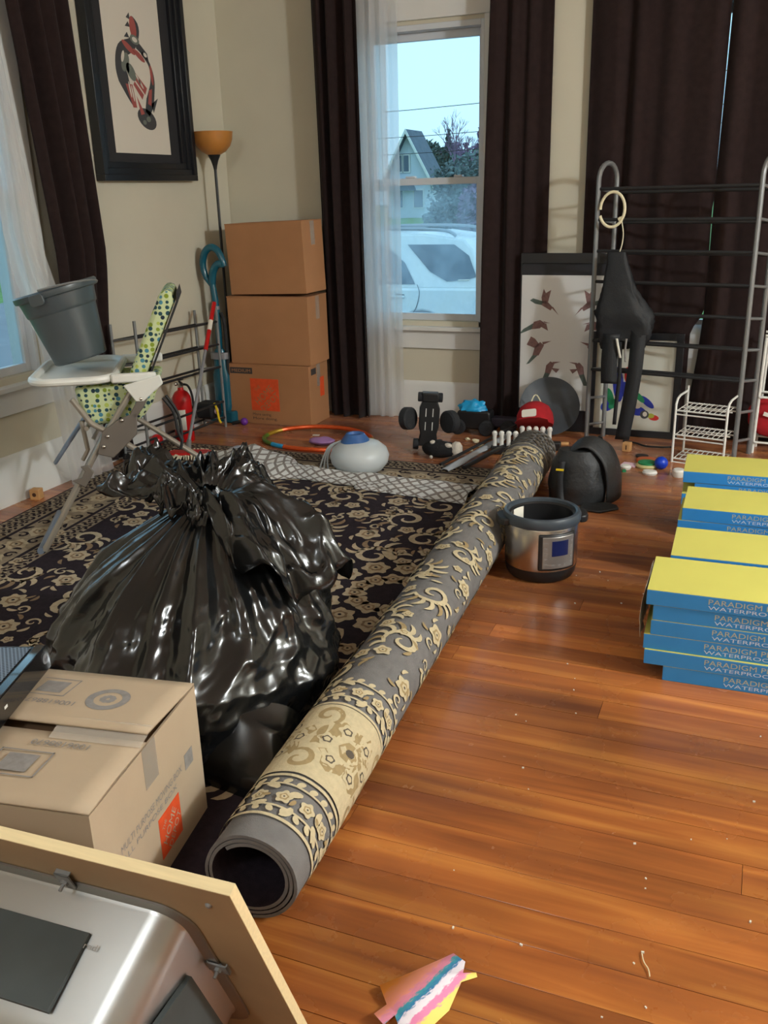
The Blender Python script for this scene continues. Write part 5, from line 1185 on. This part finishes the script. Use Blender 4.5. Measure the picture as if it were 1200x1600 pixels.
# blue and black truck
tc_ = Vector((-1.475, 5.02, 0))
t = thing('toy_truck', 'black toy truck with bright blue top by the brown curtain', 'toy truck', tuple(tc_))
MB().prism(rrect(-.10, .10, .03, .14, .02), (tc_, (1, 0, 0), (0, 0, 1), (0, -1, 0)), -.05, .05).build('body', M_black, t, bevel=.01)
def btop(u, v):
    a = 2 * math.pi * u; p = math.pi / 2 * v; d = Vector((math.cos(p) * math.cos(a), math.cos(p) * math.sin(a), math.sin(p))); k = 1 + .35 * noise.noise(d * 3)
    return tc_ + Vector((-.015 + .085 * d.x * k, .05 * d.y * k, .138 + .055 * d.z * k))
MB().grid(btop, 28, 8, cu=True).build('blue_top', M_blueg, t, smooth=60)
MB().prism(rrect(.0, .17, .045, .10, .02), (tc_ + Vector((.09, .02, 0)), (1, 0, 0), (0, 0, 1), (0, -1, 0)), -.035, .035).build('boom', mat('dark_violet_plastic', srgb(48, 42, 56), .5), t, bevel=.008)
MB().bx(tc_.x + .255, tc_.x + .27, tc_.y - .015, tc_.y + .03, .055, .09).build('blue_tip', M_blueg, t, bevel=.003)
for (x, y) in ((-.09, -.055), (.08, -.055), (-.09, .055), (.08, .055), (.2, -.02)): wheel(tc_ + Vector((x, y, .045)), (0, 1, 0), .045, .035, t)
# plush toy
pc_ = Vector((-1.51, 4.47, 0))
t = thing('plush_toy', 'black plush toy with white head lying before the stunt car', 'plush toy', tuple(pc_))
def plu(c, r, m, nm, amp=.14):
    c = Vector(c)
    def fn(u, v):
        a = 2 * math.pi * u; p = math.pi * v; d = Vector((math.sin(p) * math.cos(a), math.sin(p) * math.sin(a), -math.cos(p))); k = 1 + amp * noise.noise(d * 3 + c * 5)
        return c + Vector((d.x * r[0] * k, d.y * r[1] * k, d.z * r[2] * k))
    return MB().grid(fn, 26, 14, cu=True).build(nm, m, t, smooth=180)
M_plb = mat('black_plush', (.010, .010, .011), .95, bump=.6, bs=200); M_plw = mat('white_plush', srgb(205, 196, 182), .95, bump=.5, bs=200)
plu(pc_ + Vector((0, 0, .045)), (.10, .06, .044), M_plb, 'body'); plu(pc_ + Vector((.092, .0, .048)), (.032, .036, .044), M_plw, 'head'); plu(pc_ + Vector((-.035, -.02, .085)), (.014, .02, .01), M_plw, 'paw'); plu(pc_ + Vector((.055, -.03, .075)), (.02, .014, .014), M_plw, 'ear'); plu(pc_ + Vector((-.03, -.06, .014)), (.009, .009, .009), M_plw, 'foot')
# sticks
a, b = Vector((-1.385, 4.17, RT + .012)), Vector((-1.24, 4.93, .035)); d_ = (b - a); n2 = Vector((.98, -.19, 0)).normalized()
def blade_fn(u, v):
    p = a + d_ * u; w = lerp_tab([(0, .045), (.12, .06), (.4, .045), (.8, .055), (1, .03)], u)
    return p + n2 * (w * (v - .5)) + Vector((0, 0, .01 * math.sin(math.pi * v) + .006 * N3(u * 8, v * 3, 1) - .012 * max(0, .2 - u) * 5 * 0))
tag(MB().grid(blade_fn, 40, 6).build('plastic_sleeve', mat('pale_grey_plastic', srgb(165, 170, 175), .35), smooth=180, solid=.004), 'long pale grey plastic sleeve leaning toward the red cap', 'sleeve')
tag(MB().tube([(-1.445, 4.28, RT + .008), (-1.19, 4.90, .10)], .008, 8).build('black_stick', M_black), 'thin black stick left of the pale plastic sleeve', 'stick')
tag(MB().tube([(-1.30, 4.22, .03), (-1.14, 4.84, .055)], .011, 8).build('black_stick', M_black), 'thick black stick right of the pale plastic sleeve', 'stick')
# red cap
kc = Vector((-1.085, 4.86, .105))
t = thing('baseball_hat', 'red cap with white patch lying against the dark round tray', 'cap', tuple(kc))
Mc = Matrix.Rotation(R(-28), 3, 'X') @ Matrix.Rotation(R(-10), 3, 'Y')
MB().lathe([(.097, 0), (.103, .02), (.099, .065), (.081, .105), (.046, .13), (0, .138)], kc, 32, M=Mc, sy=1.05).build('crown', M_redf, t)
P = [(-.085, -.05), (-.09, -.12), (-.055, -.18), (0, -.195), (.055, -.18), (.09, -.12), (.085, -.05)]
MB().prism(P, (kc, Mc @ Vector((1, 0, 0)), Mc @ Vector((0, 1, 0)), Mc @ Vector((0, 0, 1))), -.004, .002).build('brim', M_redf, t, bevel=.002)
MB().prism(rrect(-.04, .04, .02, .065, .01), (kc + Mc @ Vector((-.012, -.117, .004)), Mc @ Vector((1, 0, 0)), Mc @ Vector((0, .22, 1)), Mc @ Vector((0, -1, .2))), 0, .003).build('front_patch', M_paperw, t)
MB().tube([kc + Mc @ Vector((-.04 + .08 * i / 10, .05, .11 + .085 * math.sin(math.pi * i / 10))) for i in range(11)], .004, 6).build('cord_loop', M_cream, t)
# peg toys
for lab, o0, az, npg in (('black bar toy with five white pegs before red cap', Vector((-1.135, 4.74, .005)), 8, 5), ('black bar toy with four white pegs beside the sticks', Vector((-1.25, 4.60, .005)), 12, 4)):
    t = thing('peg_toy', lab, 'toy', tuple(o0), 'peg toys behind the rug roll')
    MB(TR(o0, az)).bx(-.015, .045 * npg - .01, -.02, .02, 0, .045).build('bar', M_black, t, bevel=.006)
    for i in range(npg): MB(TR(o0, az)).lathe([(.011, .045), (.011, .10), (.014, .105), (.014, .118), (.008, .126), (0, .126)], (.005 + .037 * i, 0, 0), 12).build('peg', M_white, t)
# round tray
dc = Vector((-1.06, 5.10, .165)); Mz = Vector((.25, -.80, .42)).normalized().to_track_quat('Z', 'Y').to_matrix()
tag(MB().lathe([(0, 0), (.150, 0), (.165, .006), (.17, .014), (.166, .014), (.150, .006), (0, .005)], dc, 48, M=Mz).build('round_tray', mat('charcoal_metal', srgb(48, 54, 60), .5, var=.25, vs=12, rvar=.1)), 'dark grey round tray leaning against the hummingbird print', 'tray')
# black leather bag
lb0 = Vector((-.675, 3.985, 0))
t = thing('leather_bag', 'slumped black leather bag with curved flap beside the rug roll', 'bag', tuple(lb0))
def dome(u, v, wx, wy, h, k0=0):
    a = math.pi * u; s = v * 2 - 1
    x = wx * math.cos(a); z = h * math.sin(a) ** .8 if math.sin(a) > 0 else 0
    return lb0 + Vector((x, wy * s, z))
def shell(u, v):
    a = math.pi * (1 - u); s = v * 2 - 1; k = 1 + .04 * N3(u * 4, v * 3, 1); bul = 1 - .10 * s * s
    return lb0 + Vector((.035 + .125 * math.cos(a) * k * bul + .02 * s, .075 * s + .035, max(0.002, .285 * max(0, math.sin(a)) ** .75 * k * bul)))
MB().grid(shell, 40, 12).build('flap', M_leather, t, smooth=180, solid=.006)
def pouch(u, v):
    a = 2 * math.pi * u; z = .235 * v; w = lerp_tab([(0, .125), (.3, .135), (.75, .115), (1, .085)], v); d = lerp_tab([(0, .09), (.3, .10), (.8, .075), (1, .05)], v)
    k = 1 + .07 * N3(2 * math.cos(a), 2 * math.sin(a), v * 3 + 3)
    return lb0 + Vector((-.015 + w * k * math.cos(a), .0 + d * k * math.sin(a), .001 + z))
mb = MB().grid(pouch, 36, 14, cu=True); mb.add([pouch(i / 36, 1) for i in range(36)], [tuple(range(36))]); mb.build('pouch', M_leather, t, smooth=180)
P = smooth_path([lb0 + Vector(q) for q in ((-.07, -.09, .20), (-.075, -.105, .13), (-.07, -.11, .06), (-.06, -.13, .012))], 5); mb = MB(); L_ = []
for p in P: L_ += [p + Vector((-.016, 0, 0)), p + Vector((.016, 0, 0))]
mb.add(L_, [(2 * i, 2 * i + 1, 2 * i + 3, 2 * i + 2) for i in range(len(P) - 1)]); st = mb.build('strap', M_nylon, t, solid=.004)
MB().box(lb0 + Vector((-.075, -.106, .165)), (.034, .006, .008)).build('yellow_tag', M_yel, st)
MB().prism([(.02, -.16), (.12, -.17), (.19, -.10), (.175, -.06), (.13, -.03), (.03, -.08)], (lb0, (1, 0, 0), (0, 1, 0), (0, 0, 1)), .002, .012).build('loose_flap', M_leather, t, bevel=.004)
# wooden blocks, balls, play food, bits
M_inkb = mat('burnt_print', srgb(70, 40, 20), .8)
t = thing('wooden_block', 'wooden letter block on the floor by the left baseboard', 'block', (-3.13, 3.225, 0), 'wooden toy blocks')
MB(TR((-3.135, 3.225, .0), 15)).bx(-.024, .024, -.024, .024, 0, .05).build('cube', M_toywood, t, bevel=.003); MB(TR((-3.135, 3.225, .0), 15)).lathe([(0, 0), (.010, 0), (.010, .0006), (0, .0006)], (0, -.0242, .026), 12, M=Matrix.Rotation(R(90), 3, 'X')).build('printed_mark', M_inkb, t, smooth=0)
t = thing('wooden_block', 'wooden letter block on the floor before framed bird print', 'block', (-.585, 4.86, 0), 'wooden toy blocks')
MB(TR((-.585, 4.87, .0), -8)).bx(-.021, .021, -.021, .021, 0, .048).build('cube', M_toywood, t, bevel=.003); MB(TR((-.585, 4.87, .0), -8)).bx(-.003, .003, -.0215, -.021, .012, .036).build('printed_mark', M_inkb, t, smooth=0)
tag(MB().sphere((-.378, 4.575, .033), .033).build('blue_ball', M_blueball), 'small blue ball among play food before white wire shelf', 'ball')
t = thing('play_burger', 'toy sandwich slice with green filling left of blue ball', 'toy food', (-.45, 4.60, 0))
MB().lathe([(0, 0), (.05, .0), (.055, .01), (.05, .018), (0, .018)], (-.45, 4.595, 0), 20).build('bread', mat('toy_bread', srgb(196, 186, 130), .6), t); MB().lathe([(0, .018), (.045, .018), (.045, .026), (0, .028)], (-.448, 4.60, 0), 18).build('lettuce', M_green, t); 
tag(MB().lathe([(0, 0), (.055, 0), (.058, .008), (.05, .014), (0, .016)], (-.46, 4.70, 0), 20, sy=.8).build('play_sausage', mat('toy_orange', srgb(176, 84, 36), .5)), 'orange toy food slice behind the toy sandwich', 'toy food')
tag(MB().lathe([(0, 0), (.03, 0), (.034, .008), (.015, .012), (0, .012)], (-.495, 4.775, 0), 16).build('dark_disc', M_blackm), 'small dark toy disc behind the orange toy slice', 'toy food')
tag(MB().box((-.535, 4.60, .0035), (.075, .06, .006), rz(-12)).build('pink_card', M_pink), 'pale pink card lying left of the toy sandwich', 'card')
tag(MB().box((-.405, 4.66, .0035), (.06, .05, .006), rz(10)).build('pink_card', M_pink), 'pale pink card half behind the blue ball', 'card')
tag(MB().lathe([(0, 0), (.024, 0), (.028, .012), (.02, .02), (0, .021)], (-.545, 4.535, 0), 18).build('toy_egg_half', M_white), 'white toy egg half before the pink card', 'toy food')
tag(MB().lathe([(0, 0), (.032, 0), (.037, .010), (.032, .02), (0, .022)], (-.42, 4.47, 0), 20, sy=.7).build('toy_marshmallow', M_white), 'flat white toy piece below the blue ball', 'toy food')
tag(MB().lathe([(0, 0), (.026, 0), (.03, .01), (.03, .03), (.024, .038), (0, .038)], (-.285, 4.475, 0), 20).build('white_jar_lid', M_white), 'white round jar lid near the farthest carton stack', 'lid')
tag(MB().box((-.545, 4.475, .006), (.018, .016, .011), rz(20)).build('green_bead', M_green), 'tiny green toy piece before white toy egg', 'toy')
tag(MB().tube(smooth_path([(-.63, 5.05, .008), (-.56, 5.02, .008), (-.50, 4.97, .008), (-.42, 4.97, .008), (-.36, 4.99, .008)], 5), .005, 6).build('charging_cable', M_blackm), 'black cord on the floor before the framed bird print', 'cord')
tag(MB().box((-.80, 4.93, .008), (.022, .018, .015), rz(30)).build('yellow_brick', M_yel), 'tiny yellow toy brick at the tall rack foot', 'toy')
tag(MB().tube([(-1.0, 4.86, .012), (-.90, 4.88, .012)], .011, 8).build('wooden_peg', M_toywood), 'short wooden peg behind the end of rug roll', 'toy')
rnd = random.Random(77)
for i, (x, y) in enumerate(((-1.36, 4.72), (-1.31, 4.70), (-1.33, 4.66), (-1.41, 4.80), (-1.38, 4.62), (-1.47, 4.84))):
    s_ = rnd.uniform(.008, .022)
    o = blob('food_crumb', ('largest', 'second largest', 'third', 'fourth', 'fifth', 'last')[i] + ' pale crumb on the floor between plush toy and stick', 'crumb', (x, y, s_ * .6), (s_, s_ * .8, s_ * .6), M_cream, .5, 20); o['group'] = 'pale crumbs behind the rug'
    o['label'] = 'pale crumb on the floor between plush toy and sticks'
for i in range(46):
    x, y = rnd.uniform(-.55, .3), rnd.uniform(1.15, 3.2)
    if x > -.25 and y > 2.3: continue
    s_ = rnd.uniform(.0015, .0035)
    o = MB().box((x, y, s_ * .5), (s_ * 1.6, s_, s_), rz(rnd.uniform(0, 180))).build('dust_speck', M_paperw); tag(o, 'tiny pale speck of debris on the bare wood floor', 'debris', 'debris specks on the wood floor')
tag(MB().tube(smooth_path([(-.082, 1.395, .003), (-.076, 1.375, .004), (-.066, 1.36, .004), (-.062, 1.345, .003)], 5), .0011, 5).build('string_scrap', M_cream), 'short pale string scrap curled on the wood floor', 'string')
# painted paper scrap
def mat_paint():
    m = mat('painted_paper', (.8, .6, .5), .7); nt = m.node_tree; n = nt.nodes; L = nt.links.new; b = n['Principled BSDF']
    tc = n.new('ShaderNodeTexCoord'); nz = n.new('ShaderNodeTexNoise'); nz.inputs['Scale'].default_value = 25; L(tc.outputs['UV'], nz.inputs['Vector']); sp_ = n.new('ShaderNodeSeparateXYZ'); L(tc.outputs['UV'], sp_.inputs[0])
    k = n.new('ShaderNodeMath'); k.operation = 'MULTIPLY_ADD'; L(nz.outputs['Fac'], k.inputs[0]); k.inputs[1].default_value = .16; L(sp_.outputs[0], k.inputs[2])
    cr = n.new('ShaderNodeValToRGB'); e = cr.color_ramp.elements; e[0].position = .20; e[0].color = (*srgb(245, 150, 50), 1); e[1].position = .30; e[1].color = (*srgb(238, 150, 105), 1)
    for p, c in ((.46, (236, 150, 130)), (.50, (225, 140, 160)), (.58, (215, 130, 155)), (.61, (60, 150, 160)), (.70, (40, 110, 160)), (.73, (225, 215, 225)), (.83, (228, 222, 228)), (.86, (222, 130, 170)), (.96, (222, 130, 170)), (1.0, (240, 215, 110))): q = e.new(p); q.color = (*srgb(*c), 1)
    L(k.outputs[0], cr.inputs[0]); L(cr.outputs[0], b.inputs['Base Color']); return m
out = [(-.507, 1.147), (-.468, 1.20), (-.409, 1.272), (-.383, 1.262), (-.379, 1.235), (-.357, 1.245), (-.352, 1.235), (-.376, 1.215), (-.378, 1.15), (-.40, 1.09), (-.44, 1.075), (-.462, 1.105), (-.470, 1.075), (-.492, 1.085), (-.482, 1.118)]
mb = MB(); n = len(out)
def lift(x, y): return .002 + .012 * sst(-.45, -.51, x) + .008 * sst(1.13, 1.07, y) + .004 * abs(N3(x * 20, y * 20, 0))
def uvp(x, y): return (.93 * (9.04 * (x + .507) + 3.19 * (1.147 - y)), y * 3)
from mathutils.geometry import tessellate_polygon
tri = tessellate_polygon([[Vector((p[0], p[1], 0)) for p in out]])
mb.add([(x, y, lift(x, y)) for x, y in out], [tuple(t_) for t_ in tri]); mb.uv = [[uvp(*out[i]) for i in f] for f in tri]
tag(mb.build('painted_paper_scrap', mat_paint(), smooth=180, solid=.0006), 'torn scrap of brightly painted paper on the near floor', 'paper')

# ================================================================== OUTSIDE
GZ = -.9
M_grass = mat('lawn_grass', srgb(92, 128, 62), .95, var=.3, vs=2.5, bump=.6, bs=60); M_road = mat('asphalt', srgb(128, 130, 136), .9, var=.08, vs=2)
def ground(name, label, cat, poly, z, m):
    mb = MB(); mb.prism(poly, ((0, 0, 0), (1, 0, 0), (0, 1, 0), (0, 0, 1)), z - .2, z); return tag(mb.build(name, m, smooth=0), label, cat, kind='structure')
ground('lawn', 'green lawn outside around the house', 'lawn', [(-140, -60), (60, -60), (60, 160), (-140, 160)], GZ, M_grass)
ground('bounce_strip', 'added pale concrete strip outside, brightening the curtain gap', 'bounce_strip', [(-3.4, 5.6), (8, 5.6), (8, 9.4), (-12, 9.4), (-12, 8), (-3.4, 8)], GZ + .015, mat('pale_concrete', srgb(190, 192, 194), .9, var=.05, vs=1))  # pale ground added to brighten the curtain gap and bounce daylight
ground('street', 'grey asphalt street outside beyond the parked car', 'street', [(-120, 9.5), (60, 9.5), (60, 15.5), (-15.5, 15.5), (-15.5, 17), (-10.5, 15.5), (-22, 66), (-42, 66), (-30, 24), (-120, 24)][:4] + [(-120, 15.5)], GZ + .02, M_road)
ground('street', 'side street running away toward the white house', 'street', [(-16, 15.5), (-6, 15.5), (-16, 60), (-34, 60)], GZ + .015, M_road)
ground('street', 'grey street outside the left window beyond the lawn', 'street', [(-30, -60), (-17, -60), (-17, 9.4), (-30, 9.4)], GZ + .02, M_road)
# parked white estate car: length along x, near side at y = 11.6
M_carw = mat('white_car_paint', srgb(235, 238, 238), .25, coat=.6); M_cglass = mat('dark_car_glass', srgb(70, 86, 104), .08, coat=.4); M_cblk = mat('car_black_trim', (.02, .02, .022), .5); M_tail = mat('red_tail_lens', srgb(220, 60, 70), .2)
car = thing('parked_car', 'white estate car parked at the kerb outside the back window', 'car', (-5.3, 12.5, GZ))
cz = GZ + .02; ct_ = (-3.22, 11.65, cz)      # rear end, near side, ground; local x forward(-x world)
fr = lambda yo: ((ct_[0], ct_[1] + yo, ct_[2]), (-1, 0, 0), (0, 0, 1), (0, 1, 0))
body = [(.05, .35), (.0, .55), (.02, .95), (.10, 1.02), (4.35, .98), (4.5, .75), (4.5, .4), (4.3, .3), (4.0, .3)] + [(3.62 + .36 * math.cos(R(a)), .34 + .36 * math.sin(R(a))) for a in range(0, 181, 15)] + [(1.36, .28)] + [(.96 + .38 * math.cos(R(a)), .34 + .38 * math.sin(R(a))) for a in range(0, 181, 15)] + [(.4, .3)]
MB().prism(body, fr(0), 0, 1.72).build('body', M_carw, car, bevel=.03)
cab = [(.12, 1.0), (.30, 1.50), (.42, 1.62), (1.0, 1.70), (2.0, 1.69), (2.55, 1.60), (3.35, 1.0)]
gh = MB(); n = len(cab); o3 = Vector(ct_)
vsn = [o3 + Vector((-p[0], (p[1] - 1.0) * .24 + (.02), p[1])) for p in cab]; vsf = [o3 + Vector((-p[0], 1.70 - (p[1] - 1.0) * .24, p[1])) for p in cab]
gh.add(vsn + vsf, [tuple(range(n - 1, -1, -1)), tuple(range(n, 2 * n))] + [(i, (i + 1) % n, n + (i + 1) % n, n + i) for i in range(n)]); gh.build('cabin', M_carw, car, bevel=.03)
def side_pane(nm, pts, m, off):
    mb = MB(); vs = [o3 + Vector((-p[0], (max(p[1], 1.0) - 1.0) * .24 + .02 - off, p[1])) for p in pts]; mb.add(vs, [tuple(range(len(pts)))]); return mb.build(nm, m, car, smooth=0, solid=.012)
side_pane('rear_quarter_window', [(1.20, 1.56), (.55, 1.56), (.34, 1.42), (.22, 1.16), (.36, 1.12), (.62, 1.10), (.86, 1.22)], M_cglass, .008)
side_pane('rear_door_window', [(2.30, 1.54), (1.52, 1.56), (1.22, 1.33), (1.06, 1.06), (2.30, 1.06)], M_cglass, .008); side_pane('front_door_window', [(3.05, 1.10), (2.55, 1.50), (2.38, 1.54), (2.38, 1.06), (3.0, 1.06)], M_cglass, .008)
MB().box((ct_[0] - .20, 12.51, cz + 1.27), (.02, 1.25, .5), Matrix.Rotation(R(19), 3, 'Y')).build('tailgate_window', M_cglass, car)
seam = smooth_path([(-1.02, -.004, 1.06), (-.99, -.004, .95), (-1.03, -.004, .78), (-1.10, -.004, .68), (-1.30, -.004, .55)], 5); MB().tube([o3 + p for p in seam], .006, 5).build('door_seam', M_cblk, car)
MB().box(o3 + Vector((-1.30, -.012, .90)), (.2, .03, .035)).build('door_handle', M_carw, car, bevel=.008); MB().box(o3 + Vector((-1.27, -.002, .905)), (.13, .02, .05)).build('handle_recess', M_cblk, car, bevel=.006)
for y in (.22, 1.5): MB().tube(smooth_path([o3 + Vector(q) for q in ((-.55, y, 1.66), (-.7, y, 1.73), (-1.2, y, 1.755), (-2.0, y, 1.745), (-2.35, y, 1.67))], 5), .022, 8).build('roof_rail', M_silver, car)
MB().prism([(.0, .80), (.0, 1.0), (.06, 1.02), (.17, .98), (.13, .80), (.06, .72)], fr(-.008), 0, .12).build('tail_light', M_tail, car, bevel=.01)
MB().tube([o3 + Vector((-.30, -.006, 1.125)), o3 + Vector((-.45, -.006, 1.12))], .010, 6).build('window_sticker', M_paperw, car)
for x in (.96, 3.62):
    for y in (.12, 1.6):
        w_ = MB().lathe([(.18, -.1), (.29, -.1), (.33, -.07), (.33, .07), (.29, .1), (.18, .1)], o3 + Vector((-x, y, .33)), 28, M=Matrix.Rotation(R(90), 3, 'X')).build('tyre', M_rubber, car)
        MB().lathe([(0, -.07), (.19, -.07), (.19, .07), (0, .07)], o3 + Vector((-x, y, .33)), 20, M=Matrix.Rotation(R(90), 3, 'X')).build('rim', M_silver, w_)
# white gabled house
M_sid = mat('white_siding', srgb(205, 214, 222), .8, var=.04, vs=.6); M_roof = mat('grey_shingles', srgb(96, 106, 120), .9, var=.15, vs=1.5); M_hw = mat('dark_window_glass', srgb(80, 96, 112), .2)
hs = thing('white_house', 'white gabled house with grey roof across the street', 'house', (-29.8, 84, GZ)); Hx, Hy = -29.75, 80
MB().prism([(-2.0, 0), (2.0, 0), (2.0, 3.3), (0, 7.0), (-2.0, 3.3)], ((Hx, Hy, GZ), (1, 0, 0), (0, 0, 1), (0, 1, 0)), 0, 3.2).build('walls', M_sid, hs, smooth=0)
for s_ in (-1, 1):
    MB().prism([(s_ * 2.45, 2.5), (0, 7.0), (0, 7.3), (s_ * 2.5, 2.75)][::s_], ((Hx, Hy, GZ), (1, 0, 0), (0, 0, 1), (0, 1, 0)), -.7, 3.5).build('roof_slope', M_roof, hs, smooth=0)
    MB().prism([(s_ * 2.48, 2.45), (0, 6.95), (0, 7.32), (s_ * 2.52, 2.78)][::s_], ((Hx, Hy - .75, GZ), (1, 0, 0), (0, 0, 1), (0, 1, 0)), -.06, .06).build('barge_board', M_trim, hs, smooth=0)
for (x, z, w, h) in ((-.85, 3.9, .45, 1.3), (-.2, 3.9, .45, 1.3), (-1.0, .9, .8, 1.4), (.9, .9, .8, 1.4)):
    f = MB().box((Hx + x, Hy - .05, GZ + z + h / 2), (w + .25, .1, h + .25)).build('window', M_trim, hs, smooth=0); MB().box((Hx + x, Hy - .12, GZ + z + h / 2), (w, .06, h)).build('pane', M_hw, f, smooth=0)
MB().prism([(-2.6, 2.3), (.7, 2.3), (.2, 3.2), (-2.4, 3.2)], ((Hx, Hy, GZ), (1, 0, 0), (0, 0, 1), (0, 1, 0)), -2.0, 0).build('porch_roof', M_roof, hs, smooth=0)
# trees: crowns of scattered leaf quads, bare trees of branching twigs
M_con = mat('conifer_green', srgb(62, 82, 78), .95, var=.3, vs=1.5); M_bush = mat('grey_green_leaves', srgb(96, 112, 112), .95, var=.3, vs=1.2); M_purp = mat('purple_twigs', srgb(128, 104, 132), .95, var=.2, vs=1); M_bark = mat('bark', srgb(86, 74, 70), .95)
def leafmass(mb, c, r, n, s, rnd, cone=False):
    for i in range(n):
        if cone:
            t_ = 1 - math.sqrt(rnd.random()); a = rnd.random() * 6.283; rr = r[0] * (1 - t_) * rnd.uniform(.5, 1.05) * (1 + .25 * math.sin(t_ * 30)); p = Vector((rr * math.cos(a), rr * math.sin(a), r[2] * 2 * t_))
        else:
            d = Vector((rnd.gauss(0, 1), rnd.gauss(0, 1), rnd.gauss(0, 1))).normalized(); k = rnd.random() ** .4 * (1 + .35 * noise.noise(d * 2 + Vector(c))); p = Vector((d.x * r[0], d.y * r[1], d.z * r[2])) * k
        p += Vector(c); a = Vector((rnd.gauss(0, 1), rnd.gauss(0, 1), rnd.gauss(0, 1))).normalized(); b = a.orthogonal().normalized(); q = s * rnd.uniform(.5, 1.2)
        mb.add([p - a * q, p + b * q * .5, p + a * q, p - b * q * .5], [(0, 1, 2, 3)])
def tree(name, label, x, y, h, rx, m, kind, seed, z=GZ):
    rnd = random.Random(seed); t = thing(name, label, 'tree', (x, y, z), 'trees across the street')
    if kind == 'cone':
        MB().tube([(x, y, z), (x, y, z + h * .9)], [.18, .03], 6).build('trunk', M_bark, t); mb = MB(); leafmass(mb, (x, y, z + .3), (rx, rx, h / 2), 1500, h * .035, rnd, True); mb.build('crown', m, t, smooth=0)['kind'] = 'stuff'
    elif kind == 'round':
        MB().tube([(x, y, z), (x, y, z + h * .6)], [.25, .1], 6).build('trunk', M_bark, t); mb = MB(); leafmass(mb, (x, y, z + h * .55), (rx, rx, h * .46), 2600, h * .05, rnd); mb.build('crown', m, t, smooth=0)['kind'] = 'stuff'
    else:
        mb = MB()
        def br(p, d, l, r, k):
            e = p + d * l; mb.tube([p, e], [r, r * .65], 4, caps=False)
            if k:
                for i in range(3 if k > 1 else 4): br(e, (d + Vector((rnd.uniform(-.6, .6), rnd.uniform(-.6, .6), rnd.uniform(-.1, .5)))).normalized(), l * rnd.uniform(.62, .85), r * .6, k - 1)
        br(Vector((x, y, z)), Vector((0, 0, 1)), h * .28, h * .022, 5); mb.build('branches', m, t, smooth=0)
tree('conifer_tree', 'tall dark conifer beyond the house roof edge', -32.6, 100, 8.2, 1.6, M_con, 'cone', 1)
tree('conifer_tree', 'purple grey conifer at right side of window view', -31.9, 110, 9.3, 2.3, M_purp, 'cone', 2)
tree('conifer_tree', 'small dark green conifer right of bare tree', -22.1, 75.6, 5.1, 1.1, M_con, 'cone', 3)
tree('leafy_tree', 'wide grey green tree beside the white house', -35.8, 103, 7.3, 3.3, M_con, 'round', 4)
tree('leafy_tree', 'purplish rounded tree in the middle of window view', -37.4, 118.8, 7.7, 3.4, M_purp, 'round', 5)
tree('bare_tree', 'bare branching tree with fine twigs against the sky', -29.8, 94, 9.1, 2, M_purp, 'bare', 6)
tree('leafy_tree', 'grey green tree hidden low behind the hedge', -19.6, 64, 4.4, 2.4, M_bush, 'round', 8)
tree('leafy_tree', 'dark tree across the street outside left window', -36, 34.5, 5, 3, M_con, 'round', 9)
def hedge(name, label, c, r, m, seed, n=2200, s=.14):
    t = thing(name, label, 'bush', (c[0], c[1], GZ)); mb = MB(); leafmass(mb, c, r, n, s, random.Random(seed)); mb.build('leaves', m, t, smooth=0)['kind'] = 'stuff'; MB().tube([(c[0], c[1], GZ), (c[0], c[1], c[2])], [.08, .04], 6).build('stem', M_bark, t)
hedge('brown_bush', 'brownish bush at the kerb behind the parked car', (-10.1, 34, .35), (.55, .6, 1.3), M_purp, 11); hedge('green_bush', 'pale green bush right of the brownish bush', (-8.75, 34.5, .45), (.75, .7, 1.4), M_bush, 12)
hedge('green_bush', 'low grey hedge in front of the far trees', (-13.5, 42, .1), (1.3, .8, 1.0), M_bush, 13)
for i, (z0, z1, lab) in enumerate(((5.8, 6.0, 'upper power line crossing the sky outside'), (4.9, 4.9, 'middle power line crossing the sky outside'), (4.1, 4.3, 'lower power line crossing the sky outside'))):
    tag(MB().tube([Vector((-40 + 40 * k / 12, 45 + i * 3, z0 + (z1 - z0) * k / 12 - .9 * math.sin(math.pi * k / 12))) for k in range(13)], .016, 4).build('power_line', M_blackm), lab, 'cable')
for x in (-40, 0):
    t = thing('utility_pole', 'wooden utility pole at %s end of the power lines' % ('left' if x < -1 else 'right'), 'pole', (x, 48, GZ)); MB().tube([(x, 48, GZ), (x, 48, 9.0)], .14, 8).build('pole', M_bark, t); MB().bx(x - .06, x + .06, 44.5, 51.5, 7.7, 7.9).build('cross_arm', M_bark, t, smooth=0)
